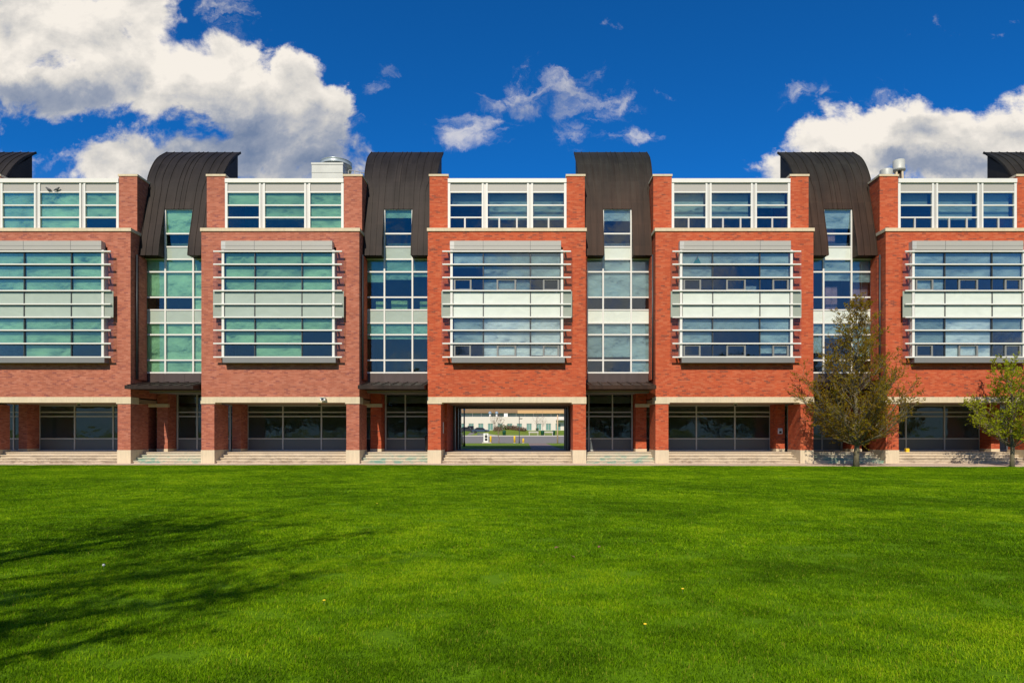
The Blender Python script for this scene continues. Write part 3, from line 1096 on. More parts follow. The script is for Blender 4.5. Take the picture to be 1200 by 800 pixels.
for px, py in ((88, 472), (372.5, 472), (864, 473)):
    dome_camera(px, py)
m = MB().box(-.05, .05, -.12, -.035, -.05, .05, WHITE_PAINT).box(-.14, .12, -.36, -.12, -.07, .09, WHITE_PAINT).box(-.15, .13, -.40, -.10, .09, .11, WHITE_PAINT).box(-.08, .06, -.367, -.36, -.05, .06, BLACKISH)
m.build('security_camera', None, bld, (X(379, -.2), 0, Z(468, -.1)))
m = MB().box(-.13, .13, -.06, 0, -.16, .06, WHITE_PAINT).prism([(-.06, .06), (0, .06), (0, .18)], -.13, .13, WHITE_PAINT).box(-.07, .07, -.075, -.061, -.12, 0, BLACKISH)
m.build('call_box', None, bld, (15.30, 2.69, Z(505, 2.7)))
MB().box(0, .03, -.08, .08, -.32, .32).build('name_plate', plain('brushed_plate', (.6, .6, .58), .3, .5), bld, (BAYC[3] - HW + .725, .95, Z(501, .95)))

# ------------------------------------------------------------------ equipment on the roof
GALV = plain('galvanised_sheet', (.44, .45, .41), .5, .1, .14, 1.5)
STEEL_BAND = plain('steel_cowl', (.40, .46, .47), .35, .35, .1, 1.0)


def roof_unit():
    d = 5.5
    zz = 16.1
    t = thing('rooftop_unit', 'pale galvanised rooftop unit with a round steel fan cowl, beside the brown copper roof', 'rooftop unit', (X(383.5, d), d, zz))
    w = (401.5 - 365) / FPX * (D + d) / 2
    top = Z(190.7, d) - zz
    MB().box(-w, w, 0, 2.6, 0, top).box(-w - .03, w + .03, -.03, 2.63, top * .55, top * .57).box(-w - .03, w + .03, -.03, 2.63, top - .12, top).box(-w - .02, w + .02, -.02, 2.62, top * .78, top * .79).build('casing', GALV, t)
    r = (408 - 372) / FPX * (D + d + .9) / 2
    h = (190.7 - 182) / FPX * (D + d + .9)
    MB().lathe([(r * .97, top), (r * .97, top + h * .48), (r * 1.01, top + h * .5), (r * 1.01, top + h * .55), (r * .99, top + h * .56), (r * .99, top + h * .95), (r * 1.02, top + h), (r * .94, top + h), (r * .9, top + .1)], (387.5 - 383.5) / FPX * (D + d + 1), 1.3, 40).build('fan_cowl', STEEL_BAND, t, (0, 0, 0), True)
    # railing beside it
    m = MB()
    zb, zt2 = .2, Z(192, d) - zz
    xs = [w + .1, w + .45, w + .8, w + 1.15]
    for q, x in enumerate(xs):
        m.tube([(x, 1 + .2 * q, zb - .2), (x, 1 + .2 * q, zt2)], .03, 6)
    for z in (zt2, (zt2 + zb) / 2 + .2):
        m.tube([(xs[0], 1, z), (xs[-1], 1.6, z)], .028, 6)
    m.build('railing', GREY_METAL, t)


roof_unit()


def roof_fan():
    d = 5.0
    zz = 16.1
    t = thing('exhaust_fan', 'grey exhaust fan drum on splayed legs above the roof edge, beside a low duct', 'exhaust fan', (X(1053.3, d), d, zz))
    s = (D + d) / FPX
    r = 13.4 / 2 * s
    zb, zt = Z(200.5, d) - zz, Z(188.5, d) - zz
    MB().lathe([(r * 1.06, zb), (r * 1.06, zb + .12), (r, zb + .16), (r * .97, zt), (r * .85, zt + .02)], 0, 0, 28).build('fan_drum', GALV, t, (0, 0, 0), True)
    m = MB()
    for k in range(4):
        a = k * math.pi / 2 + .5
        m.tube([(.35 * math.cos(a), .35 * math.sin(a), 0), (.22 * math.cos(a), .22 * math.sin(a), zb)], .07, 6)
    m.build('leg_frame', STONE, t)
    MB().tube([(0, 0, 0), (0, 0, zb)], .12, 10).build('shaft', DARK_METAL, t, (0, 0, 0), True)
    d = 4.6
    t = thing('roof_duct', 'short round grey duct on the roof behind the brick pier', 'duct', (X(1038.5, d), d, zz))
    r = 7 * (D + d) / FPX
    zt = Z(199.3, d) - zz
    MB().lathe([(r, 0), (r, zt - .05), (r * .96, zt)], 0, 0, 24).build('duct_body', GALV, t, (0, 0, 0), True)
    MB().lathe([(r * 1.03, zt * .5), (r * 1.03, zt * .55)], 0, 0, 24).build('duct_band', GREY_METAL, t, (0, 0, 0), True)


roof_fan()


def pigeon(px, py, face, label):
    d = .58
    o_z = Z(224.4, d)
    m = MB()
    pts = [(-.17 * face, 0, .05), (-.10 * face, 0, .09), (0, 0, .12), (.07 * face, 0, .16), (.10 * face, 0, .21), (.14 * face, 0, .225), (.18 * face, 0, .215)]
    m.tube(pts, [.012, .045, .07, .055, .035, .036, .006], 8)
    m.tube([(0, .02, .07), (.01 * face, .02, 0)], .008, 4).tube([(0, -.02, .07), (.01 * face, -.02, 0)], .008, 4)
    o = m.build('pigeon', plain('pigeon_grey', (.08, .08, .09), .7), None, (X(px, d), d, o_z), True)
    tag(o, label, 'bird', 'birds on the window ledge')


pigeon(57, 222, -1, 'dark pigeon crouched on the white window rail, the one farther from the brick pier')
pigeon(66.5, 222, 1, 'dark pigeon perched on the white window rail, the one nearer the brick pier')

# ------------------------------------------------------------------ things at the foot of the building
t = thing('litter_bin', 'black litter bin standing behind the brick pillar left of the open passage', 'bin', (X(502.5, 3.2), 3.2, DECK_Z))
MB().lathe([(.20, 0), (.24, .75), (.25, .78), (.25, .82)], 0, 0, 16).build('bin_body', BLACKISH, t, (0, 0, 0), True)
MB().lathe([(.26, .82), (.24, .93), (.15, 1.0), (.02, 1.02)], 0, 0, 16).build('lid', BLACKISH, t, (0, 0, 0), True)
t = thing('grit_box', 'small yellow box on the deck by the brick pillar behind the larger tree', 'box', (X(1063, 1.5), 1.5, DECK_Z))
MB().box(-.09, .09, -.08, .08, 0, .15).build('box_body', YELLOW, t)
MB().prism([(-.1, .15), (.1, .15), (.1, .21), (-.02, .21)], -.1, .1).build('lid', YELLOW, t)

# hanging sail ornament inside a window
t = thing('sail_ornament', 'teal and pink sail shaped ornament hanging in the glazed bay window', 'ornament', (X(816, -.2), GY + .1, Z(309, -.2)))
MB().prism([(-.008, 0), (.008, 0), (.008, .02), (-.008, .02)], -.18, .26).quad([(-.17, 0, .02), (.25, 0, .02), (.06, 0, .42)]).quad([(.25, .005, .02), (-.17, .005, .02), (.06, .005, .42)]).build('main_sail', plain('teal_cloth', (.01, .32, .30), .7), t)
MB().quad([(-.02, -.01, .2), (.03, -.01, .22), (.09, -.01, .52)]).quad([(.03, -.004, .22), (-.02, -.004, .2), (.09, -.004, .52)]).build('jib_sail', plain('pink_cloth', (.55, .12, .15), .7), t)

def cabinet(px, y, z, w, h, col, label):
    t = thing('storage_cabinet', label, 'cabinet', (X(px, y), y, z), 'office cabinets behind the glass')
    mt = plain('cabinet_paint', col, .5)
    MB().box(-w / 2, w / 2, 0, .4, .06, h).box(-w / 2 + .03, w / 2 - .03, .03, .38, 0, .06).build('casing', mt, t)
    for a, b, hx in ((-w / 2 + .01, -.006, -.05), (.006, w / 2 - .01, .05)):
        d_ = MB().box(a, b, -.02, 0, .08, h - .02).build('door', mt, t)
        MB().box(hx - .01, hx + .01, -.04, -.02, h * .5, h * .5 + .12).build('handle', GREY_METAL, d_)


CREAM = (.80, .78, .45)
PINK = (.55, .28, .30)
cabinet(446, 2.0, FL3, .55, .62, CREAM, 'cream cabinet behind the glass tower left of the passage bay, leftmost of its three')
cabinet(468, 2.0, FL3, .95, .66, CREAM, 'wide cream cabinet in the middle column of the glass tower left of the passage')
cabinet(497, 2.0, FL3, .5, .62, CREAM, 'cream cabinet in the right column of the glass tower left of the passage')
cabinet(615.5, .7, FL3, .6, 1.35, CREAM, 'cream cabinet standing in the upper window of the bay above the passage')
cabinet(974, 2.0, FL3, .7, 1.5, PINK, 'pink cabinet behind the glass tower beyond the larger tree, in its middle column')
cabinet(1008, 2.0, FL3, .9, 1.9, PINK, 'pink cabinet behind the glass tower beyond the larger tree, in its right column')
cabinet(973, 2.0, FL4, .55, 1.3, PINK, 'pink cabinet behind the dormer window of the right copper tower')
cabinet(546, .7, FL3, .8, 1.1, (.35, .36, .36), 'grey cabinet in the upper window of the passage bay')
cabinet(880, .7, FL3, .7, 1.25, (.6, .62, .62), 'pale grey cabinet in the window of the bay left of the larger tree')

# ------------------------------------------------------------------ TREES
def leaf_mat(name, cols):
    m, t = new_mat(name)
    pos = t.node('ShaderNodeNewGeometry').outputs['Position']
    at = t.node('ShaderNodeAttribute', {'attribute_name': 'rnd'}).outputs['Fac']
    n = t.noise(pos, 0.9, 3, 0.5).outputs['Fac']
    f = t.math('ADD', t.math('MULTIPLY', at, 0.55), t.math('MULTIPLY_ADD', n, 1.1, -.33))
    c = t.ramp(f, cols)
    df = t.node('ShaderNodeBsdfDiffuse', {}, Color=c)
    tr = t.node('ShaderNodeBsdfTranslucent', {}, Color=c)
    mx = t.node('ShaderNodeMixShader', {}, _0=.42, _1=df.outputs[0], _2=tr.outputs[0])
    t.put(t.out, 'Surface', mx.outputs[0])
    return m


LEAF_OLIVE = leaf_mat('olive_leaf', [(0.0, (0.158, 0.075, 0.010)), (0.35, (0.252, 0.150, 0.011)), (0.7, (0.315, 0.250, 0.013)), (1.0, (0.378, 0.360, 0.016))])
LEAF_LIME = leaf_mat('lime_leaf', [(0.0, (.22, .17, .012)), (0.3, (.28, .30, .015)), (0.7, (.38, .44, .02)), (1.0, (.48, .52, .03))])
LEAF_GREEN = leaf_mat('green_leaf', [(0.0, (.04, .07, .01)), (0.5, (.07, .11, .015)), (1.0, (.11, .16, .02))])


def bark_mat(name, a, b):
    m, t = new_mat(name)
    pos = t.node('ShaderNodeNewGeometry').outputs['Position']
    n = t.noise(t.vmath('MULTIPLY', pos, (6, 6, 1.5)), 2.0, 6, .65).outputs['Fac']
    c = t.ramp(n, [(.3, a), (.7, b)])
    p = principled(t, Base_Color=c, Roughness=.9)
    bp = t.node('ShaderNodeBump', {}, Strength=.7, Distance=.03, Height=n)
    t.put(p, 'Normal', bp.outputs[0])
    return m


BARK = bark_mat('tree_bark', (.08, .066, .040), (.20, .17, .10))
BARK_DARK = bark_mat('dark_bark', (.06, .05, .04), (.14, .12, .09))


def bez(a, b, c, n):
    return [a * (1 - t) ** 2 + b * (2 * t * (1 - t)) + c * (t * t) for t in (k / n for k in range(n + 1))]


def leafy(crown, anchor, rg, size, n, spread, att, along=None):
    for _ in range(n):
        p = anchor + Vector((rg.gauss(0, spread), rg.gauss(0, spread), rg.gauss(0, spread * .8)))
        d1 = Vector((rg.gauss(0, 1), rg.gauss(0, 1), rg.gauss(0, .7))).normalized()
        if along is not None:
            d1 = (d1 * .8 + along).normalized()
        d2 = d1.orthogonal().normalized()
        d2.rotate(Matrix.Rotation(rg.uniform(0, 6.28), 3, d1))
        l = size * rg.uniform(.7, 1.3)
        w = l * .33
        b = len(crown.v)
        for q in (p, p + d1 * l * .5 + d2 * w, p + d1 * l, p + d1 * l * .5 - d2 * w):
            crown.v.append((q.x, q.y, q.z))
        crown.f.append((b, b + 1, b + 2, b + 3)); crown.m.append(0)
        att.append(rg.random())


def make_tree(name, label, loc, height, fork, radius, profile, nlimb, seed, leafmat, bark, nleaf=5, leafsize=.085, subs=9, twigs=4, group=None, droop=0.0, wood_scale=1.0, cat='tree', bias=(0, 0)):
    rg = random.Random(seed)
    root = thing(name, label, cat, loc, group)
    wood = MB()
    crown = MB()
    att = []
    # leader
    lead = [Vector((0, 0, -.15))]
    n = 12
    for k in range(1, n + 1):
        z = height * .97 * k / n
        lead.append(Vector((rg.gauss(0, .05) + bias[0] * (z / height), rg.gauss(0, .05) + bias[1] * (z / height), z)))
    lead[1].x = lead[1].y = 0
    rr = [radius * (1.25 if k == 0 else 1.0) * max(.06, 1 - .95 * max(0, (lead[k].z - fork)) / (height - fork)) ** 1.15 if lead[k].z > fork else radius * (1.25 if k == 0 else 1.0) for k in range(n + 1)]
    wood.tube(lead, rr, 9)

    def leader_at(z):
        for a, b in zip(lead, lead[1:]):
            if a.z <= z <= b.z:
                return a.lerp(b, (z - a.z) / (b.z - a.z))
        return lead[-1].copy()
    pz = [p[0] for p in profile]
    pr = [p[1] for p in profile]
    for k in range(nlimb):
        ft = (k + rg.uniform(.1, .9)) / nlimb
        # tip height, denser where the crown is wide
        zt = pz[0] + (pz[-1] - pz[0]) * (ft ** 1.05)
        Rr = float(np.interp(zt, pz, pr)) * rg.uniform(.72, 1.08)
        phi = k * 2.399963 + rg.uniform(-.5, .5)
        z0 = min(max(fork, zt - (.55 * Rr + .35 + rg.uniform(0, .5) * Rr)), zt - .1) if zt > fork else fork
        a = leader_at(z0)
        tip = Vector((math.cos(phi) * Rr, math.sin(phi) * Rr, zt + rg.uniform(-.1, .25))) + Vector((bias[0] * zt / height, bias[1] * zt / height, 0))
        mid = a.lerp(tip, .5) + Vector((math.cos(phi) * Rr * .10, math.sin(phi) * Rr * .10, -(.05 + .10) * Rr - droop))
        pts = bez(a, mid, tip, 7)
        pts = [p + Vector((rg.gauss(0, .03), rg.gauss(0, .03), rg.gauss(0, .03))) if 0 < q < 7 else p for q, p in enumerate(pts)]
        r0 = radius * .30 * wood_scale * (0.5 + .5 * Rr / max(pr))
        wood.tube(pts, [r0 * (1 - .87 * q / 7) for q in range(8)], 5, None, False)
        ln = (tip - a).length
        ns = max(3, int(subs * ln / 2.5 + 1))
        for s in range(ns):
            t = .22 + .78 * (s + rg.random() * .8) / ns
            t = min(t, 1.0)
            q = t * 7
            i0 = min(int(q), 6)
            base = pts[i0].lerp(pts[i0 + 1], q - i0)
            dirn = (pts[i0 + 1] - pts[i0]).normalized()
            side = Vector((rg.gauss(0, 1), rg.gauss(0, 1), rg.gauss(.45, .5))).normalized()
            dd = (dirn * .75 + side * .75).normalized()
            sl = ln * rg.uniform(.16, .32) * (1.15 - .5 * t) + .12
            e = base + dd * sl
            m_ = base.lerp(e, .5) + Vector((0, 0, -.04 * sl))
            sp = bez(base, m_, e, 3)
            wood.tube(sp, [max(.004, r0 * .32 * (1 - .75 * j / 3)) for j in range(4)], 3, None, False)
            for w in range(twigs):
                tt = rg.uniform(.25, 1.0)
                j = tt * 3
                j0 = min(int(j), 2)
                bb = sp[j0].lerp(sp[j0 + 1], j - j0)
                td = (dd * .6 + Vector((rg.gauss(0, .8), rg.gauss(0, .8), rg.gauss(.45, .5)))).normalized()
                te = bb + td * rg.uniform(.14, .36) * (.7 + .12 * ln)
                wood.tube([bb, te], [max(.003, r0 * .12), .002], 3, None, False)
                for lf in range(nleaf):
                    leafy(crown, bb.lerp(te, rg.uniform(.25, 1.05)), rg, leafsize, 1, .018, att, td)
    wood.build('trunk', bark, root, (0, 0, 0), True)
    if crown.v:
        me = crown.mesh('crown', leafmat)
        at = me.attributes.new('rnd', 'FLOAT', 'FACE')
        at.data.foreach_set('value', att)
        link('crown', me, root)
    return root


TD = -2.15
x_t1 = X(1003.5, TD)
make_tree('leafing_tree', 'larger tree with sparse olive brown young leaves, at the lawn edge before a glass tower', (x_t1, TD, lawn_z(x_t1, TD) + .03), 8.85, 1.1, .135,
          [(1.7, .9), (2.3, 2.2), (3.0, 2.8), (4.0, 2.85), (4.9, 2.4), (5.7, 1.7), (6.6, 1.2), (7.4, 1.15), (8.2, .75), (8.85, .2)], 80, 11, LEAF_OLIVE, BARK, 11, .062, 13, 5, wood_scale=1.1)
x_t2 = X(1186, TD)
make_tree('leafing_tree', 'smaller tree with bright lime green young leaves at the lawn edge', (x_t2, TD, lawn_z(x_t2, TD) + .03), 5.6, 1.0, .105,
          [(1.75, .7), (2.4, 1.9), (3.1, 2.35), (3.5, 1.9), (4.0, 1.15), (4.7, 1.2), (5.2, .95), (5.6, .25)], 44, 23, LEAF_LIME, BARK, 8, .085, 11, 5, wood_scale=1.15)
# budding tree left of the camera; its shadow lies on the lawn
make_tree('budding_tree', 'tall budding tree out of view whose branch shadows fall across the lawn', (-8.3, -39.6, -.06), 12.5, 2.2, .22,
          [(3.0, 2.5), (4.5, 4.4), (6.5, 5.1), (8.5, 4.8), (10.5, 3.6), (12.5, .8)], 40, 5, LEAF_OLIVE, BARK_DARK, 4, .11, 9, 5, wood_scale=1.2)
# trees behind the camera, seen in the ground floor glass
proto = make_tree('budding_tree', 'large bare branched tree standing far behind the camera, seen only mirrored in the glass', (-34, -84, -.1), 13.5, 2.6, .3,
                  [(3.5, 3.0), (5.5, 5.6), (8, 6.2), (10.5, 4.6), (13.5, .8)], 40, 31, LEAF_GREEN, BARK_DARK, 9, .42, 8, 4, group='trees mirrored in the glass')
for k, x in enumerate((-22, -11, 1, 13, 24, 37, -47, 50, -39, -28, -17, -5, 7, 19, 30, 43)):
    c = copy_tree(proto)
    c.location = (x + rng.uniform(-2, 2), -86 - (9 if k > 7 else 0) + rng.uniform(-4, 4), -.1)
    c.rotation_euler.z = rng.uniform(0, 6.28)
    s = rng.uniform(.85, 1.2)
    c.scale = (s, s, s)

# ------------------------------------------------------------------ BEYOND THE PASSAGE
CONC = plain('concrete', (.48, .45, .40), .9)
ASPH = plain('asphalt', (.21, .19, .17), 0.9, 0, 0.15, 3.0)
KERB = plain('kerb_concrete', (.55, .52, .47), .9)


def strip(name, x0, x1, y0, y1, mat, lift=.006, n=12):
    m = MB()
    yy = sorted(set([y0, y1] + [p[0] for p in PROFILE if y0 < p[0] < y1]))
    for a, b in zip(yy, yy[1:]):
        m.quad([(x0, a, gz(a) + lift), (x1, a, gz(a) + lift), (x1, b, gz(b) + lift), (x0, b, gz(b) + lift)])
    return tag(m.build(name, mat), kind='structure')


strip('path', .55, 2.75, 10.3, 48.9, plain('brick_paving', (.22, .16, .13), .9, 0, .2, 4), .012)
strip('road', -300, 300, 48.9, 92, ASPH)
strip('far_pavement', -300, 300, 92.3, 96, CONC, .10)
m = MB()
m.box(-300, 300, 92, 92.3, 1.3, 1.52)
tag(m.build('kerb', KERB), kind='structure')


def gx(px, y):
    return X(px, y)


# bollards
def bollard(px, y, h, label, s=1.0):
    t = thing('bollard', label, 'bollard', (gx(px, y), y, gz(y)), 'yellow bollards by the road')
    MB().lathe([(.13 * s, 0), (.13 * s, h - .1), (.10 * s, h - .03), (.04 * s, h)], 0, 0, 14).build('post', YELLOW, t, (0, 0, 0), True)
    MB().lathe([(.19 * s, .0), (.19 * s, .05), (.14 * s, .06)], 0, 0, 14).build('foot_ring', CONC, t, (0, 0, 0), True)


bollard(603, 49.6, .96, 'tallest yellow bollard beside the road, nearest the thin black lamp post')
bollard(613.2, 49.6, .62, 'short yellow bollard right of the thin black lamp post')
bollard(575, 49.4, .95, 'yellow bollard right beside the white ticket machine')

# ticket machine
t = thing('ticket_machine', 'white ticket machine with black panels on a low concrete plinth beside the road', 'ticket machine', (gx(569.8, 49.5), 49.5, gz(49.5)))
MB().box(-.5, .62, -.35, .35, 0, .14).build('plinth', CONC, t)
MB().box(-.34, .28, -.22, .22, .14, 1.28).build('casing', WHITE_PAINT, t)
MB().box(-.16, .16, -.232, -.222, .32, .62).box(-.16, .16, -.232, -.222, .70, 1.0).box(-.1, .1, -.232, -.222, 1.06, 1.16).build('black_panel', BLACKISH, t)

# lamp posts
t = thing('lamp_post', 'thick dark lamp post with a pale lantern head at the left of the passage view', 'lamp post', (gx(544, 24), 24, gz(24)))
hh = Z(481.5, 24) - gz(24)
MB().lathe([(.11, 0), (.075, .5), (.06, hh)], 0, 0, 12).build('post', BLACKISH, t, (0, 0, 0), True)
MB().lathe([(.06, hh), (.10, hh + .06), (.09, hh + .22), (.03, hh + .28)], 0, 0, 12).build('lantern', WHITE_PAINT, t, (0, 0, 0), True)
t = thing('lamp_post', 'thin black lamp post with a short flat lamp arm beside the yellow bollards', 'lamp post', (gx(608.5, 49.3), 49.3, gz(49.3)))
hh = Z(487, 49.3) - gz(49.3)
MB().lathe([(.07, 0), (.05, .4), (.04, hh)], 0, 0, 10).build('post', BLACKISH, t, (0, 0, 0), True)
MB().box(0, .38, -.05, .05, hh - .42, hh - .34).box(.1, .42, -.09, .09, hh - .37, hh - .31).build('lamp_arm', BLACKISH, t)
t = thing('wooden_pole', 'pale timber pole with a dark cap at the right of the passage view', 'pole', (gx(653.4, 49), 49, gz(49)))
hh = Z(485.5, 49) - gz(49)
MB().lathe([(.09, 0), (.075, hh)], 0, 0, 10).build('post', plain('weathered_timber', (.55, .40, .26), .9), t, (0, 0, 0), True)
MB().lathe([(.12, hh), (.12, hh + .1), (.04, hh + .14)], 0, 0, 10).build('cap', BLACKISH, t, (0, 0, 0), True)
t = thing('short_post', 'short dark post in the grass beside the thick lamp post', 'post', (gx(541.6, 30), 30, gz(30)))
MB().lathe([(.07, 0), (.07, 1.2), (.03, 1.25)], 0, 0, 10).build('shaft', BLACKISH, t, (0, 0, 0), True)
MB().lathe([(.1, 0), (.1, .06), (.07, .07)], 0, 0, 10).build('foot_plate', BLACKISH, t, (0, 0, 0), True)

# planted bank across the road
BED = grass_ground_mat('bank_grass', (.12, .17, .02), (.22, .28, .035), .5)
m = MB()
bx0, bx1, by0, by1 = gx(552, 110), gx(655, 110), 97.5, 140
nxm, nym = 40, 14


def bank_z(x, y):
    u_ = (x - bx0) / (bx1 - bx0)
    w_ = (y - by0) / (by1 - by0)
    ridge = math.exp(-((u_ - .42) / .30) ** 2)
    return gz(y) + .02 + max(0, ridge * 1.15 * (math.sin(min(1, w_ * 1.6) * math.pi / 2) if w_ < .62 else math.cos((w_ - .62) / .38 * math.pi / 2)))


for j in range(nym + 1):
    for i in range(nxm + 1):
        x = bx0 + (bx1 - bx0) * i / nxm
        y = by0 + (by1 - by0) * j / nym
        m.v.append((x, y, bank_z(x, y)))
for j in range(nym):
    for i in range(nxm):
        a = j * (nxm + 1) + i
        m.f.append((a, a + 1, a + nxm + 2, a + nxm + 1)); m.m.append(0)
tag(m.build('grass_bank', BED, smooth=True), kind='structure')
# driveway left of the bank, low concrete wall around its foot
m = MB()
for q in range(10):
    a0 = q / 10
    a1 = (q + 1) / 10
    xs2 = [gx(545.5 + 5 * a, 97 + 38 * a) for a in (a0, a1)]
    xe2 = [gx(559 - 1 * a, 97 + 38 * a) for a in (a0, a1)]
    y0, y1 = 97 + 38 * a0, 97 + 38 * a1
    m.quad([(xs2[0], y0, gz(y0) + .03), (xe2[0], y0, gz(y0) + .03), (xe2[1], y1, gz(y1) + .03), (xs2[1], y1, gz(y1) + .03)])
tag(m.build('driveway', ASPH), kind='structure')
t = thing('low_wall', 'low curved concrete retaining wall at the foot of the grass bank across the road', 'wall')
m = MB()
prev = None
for q in range(15):
    a = q / 14
    px_ = 559.5 + 23 * a
    y = 97 + 3.5 * math.sin(a * math.pi) - .5
    x = gx(px_, y)
    h = .62 * (1 - a * .75)
    cur = (x, y, gz(y), h)
    if prev:
        m.quad([(prev[0], prev[1], prev[2] - .1), (cur[0], cur[1], cur[2] - .1), (cur[0], cur[1], cur[2] + cur[3]), (prev[0], prev[1], prev[2] + prev[3])])
        m.quad([(prev[0], prev[1], prev[2] + prev[3]), (cur[0], cur[1], cur[2] + cur[3]), (cur[0], cur[1] + .5, cur[2] + cur[3]), (prev[0], prev[1] + .5, prev[2] + prev[3])])
    prev = cur
m.build('wall_face', CONC, t)


def car(px, y, col, label, rz=0.0):
    t = thing('parked_car', label, 'car', (gx(px, y), y, gz(y) + .04), None, rz)
    paint = plain('car_paint_' + label.split()[0], col, .25, .3)
    m = MB()
    prof = [(-2.1, .35), (2.1, .35), (2.15, .62), (1.95, .82), (1.1, .92), (.55, 1.38), (-.95, 1.42), (-1.6, .98), (-2.1, .88)]
    k = len(prof)
    for s in (-.82, .82):
        pass
    m.v += [(x, -.82, z) for x, z in prof] + [(x, .82, z) for x, z in prof]
    m.f.append(tuple(range(k))); m.m.append(0)
    m.f.append(tuple(reversed(range(k, 2 * k)))); m.m.append(0)
    for q in range(k):
        j = (q + 1) % k
        m.f.append((j, q, k + q, k + j)); m.m.append(0)
    m.build('body', paint, t)
    m = MB()
    m.quad([(-1.35, -.825, .95), (.98, -.825, .95), (.5, -.825, 1.32), (-.9, -.825, 1.34)])
    m.quad([(-1.35, .825, .95), (-.9, .825, 1.34), (.5, .825, 1.32), (.98, .825, .95)])
    m.build('window', plain('car_glass', (.02, .025, .03), .1), t)
    for x in (-1.3, 1.3):
        for s in (-1, 1):
            w = MB()
            w.tube([(x, s * .84, .33), (x, s * .64, .33)], .33, 16)
            w.build('wheel', BLACKISH, t)


car(563.5, 128, (.06, .09, .15), 'dark blue car parked by the low concrete wall across the road')
car(547, 136, (.05, .05, .06), 'black car parked on the drive near the white building')
car(551.8, 152, (.02, .02, .025), 'small black car standing before a window of the white building', R(90))

# benches and bins
def bench(px, y, label):
    t = thing('park_bench', label, 'bench', (gx(px, y), y, bank_z(gx(px, y), y) if by0 < y < by1 else gz(y)), 'benches across the road')
    mt = CONC
    for x in (-.85, .85):
        MB().box(x - .06, x + .06, -.25, .25, 0, .42).box(x - .05, x + .05, .16, .25, .42, .85).build('leg', mt, t)
    MB().box(-1.0, 1.0, -.27, .2, .42, .48).build('seat', mt, t)
    MB().box(-1.0, 1.0, .25, .31, .62, .86).build('backrest', mt, t)


bench(625.3, 98.5, 'pale bench on the grass across the road, nearer the thin lamp post')
bench(642.5, 101, 'pale bench on the grass near the timber pole')


def green_bin(px, y, label):
    zz = bank_z(gx(px, y), y) if by0 < y < by1 and bx0 < gx(px, y) < bx1 else gz(y)
    t = thing('green_bin', label, 'bin', (gx(px, y), y, zz), 'green bins across the road')
    g_ = plain('green_plastic', (.01, .09, .05), .5)
    MB().lathe([(.3, 0), (.36, .85), (.38, .9)], 0, 0, 12).build('bin_body', g_, t, (0, 0, 0), True)
    MB().lathe([(.39, .9), (.3, 1.02), (.05, 1.08)], 0, 0, 12).build('lid', g_, t, (0, 0, 0), True)


green_bin(590.8, 97.8, 'green bin at the foot of the grass bank')
green_bin(635.8, 98.3, 'green bin between the two pale benches')
green_bin(648.6, 104, 'green bin beside the timber pole')
green_bin(629.5, 132, 'green bin before a window of the white building')

# shrubs and small bare trees on the bank
SHRUB_B = leaf_mat('brown_shrub', [(0, (.16, .10, .06)), (1, (.30, .20, .13))])
SHRUB_G = leaf_mat('green_shrub', [(0, (.05, .09, .02)), (1, (.12, .18, .03))])


def shrub(px, y, w, h, mat, label):
    rg = random.Random(int(px * 10))
    x = gx(px, y)
    t = thing('shrub', label, 'shrub', (x, y, bank_z(x, y)), 'shrubs on the grass bank')
    m = MB()
    att = []
    for _ in range(420):
        a = rg.uniform(0, 6.28)
        r = rg.random() ** .5
        leafy(m, Vector((math.cos(a) * r * w, math.sin(a) * r * w * .6, h * rg.random() * (1 - .5 * r * r) + .05)), rg, .26, 1, .05, att)
    me = m.mesh('foliage', mat)
    me.attributes.new('rnd', 'FLOAT', 'FACE').data.foreach_set('value', att)
    link('foliage', me, t)
    wd = MB()
    for _ in range(6):
        a = rg.uniform(0, 6.28)
        wd.tube([(0, 0, 0), (math.cos(a) * w * .5, math.sin(a) * w * .3, h * .7)], [.03, .01], 4)
    wd.build('stem', BARK_DARK, t)


shrub(583, 118, 1.0, .9, SHRUB_B, 'brown shrub at the left end of the bank planting')
shrub(590, 119, 1.5, 1.15, SHRUB_G, 'green shrub on the crest of the bank among brown ones')
shrub(597.5, 119, 1.3, 1.0, SHRUB_B, 'brown shrub on the bank right of the green one')
shrub(604, 118, 1.3, 1.0, SHRUB_B, 'brown shrub on the bank crest left of the lamp post')
shrub(611, 117, 1.2, .9, SHRUB_B, 'brown shrub at the right end of the bank planting')


def small_tree(px, y, h, label, seed, lm, nl):
    x = gx(px, y)
    zz = bank_z(x, y) if by0 < y < by1 else gz(y)
    make_tree('bare_tree', label, (x, y, zz), h, h * .3, .05, [(h * .4, h * .1), (h * .65, h * .24), (h * .85, h * .18), (h, .1)], 16, seed, lm, bark_mat('twig_bark_%d' % seed, (.16, .11, .08), (.30, .22, .17)), nl, .10, 7, 3, 'young trees across the road', wood_scale=1.3)


small_tree(584.6, 49.2, 3.6, 'slender young tree on the grass verge right of the ticket machine', 41, SHRUB_B, 2)
small_tree(579, 112, 5.2, 'bare young tree on the bank before the white building', 42, SHRUB_B, 1)
small_tree(629, 125, 4.8, 'bare young tree right of the thin lamp post', 43, SHRUB_B, 1)
small_tree(636, 128, 4.8, 'bare young tree nearer the timber pole', 44, SHRUB_B, 1)

# the white building far behind
WY = 162.0
wb = thing('white_building', 'long low white building with green windows and a brown roof, seen through the passage', 'building', (0, WY, 3.05))
WHITE_WALL = plain('white_render', (.66, .60, .53), .9, 0, .05, .3)
TEALG = spandrel_mat('teal_window', (.16, .30, .27), .1)
s200 = (D + WY) / FPX


def wz(py):
    return Z(py, WY) - 3.05


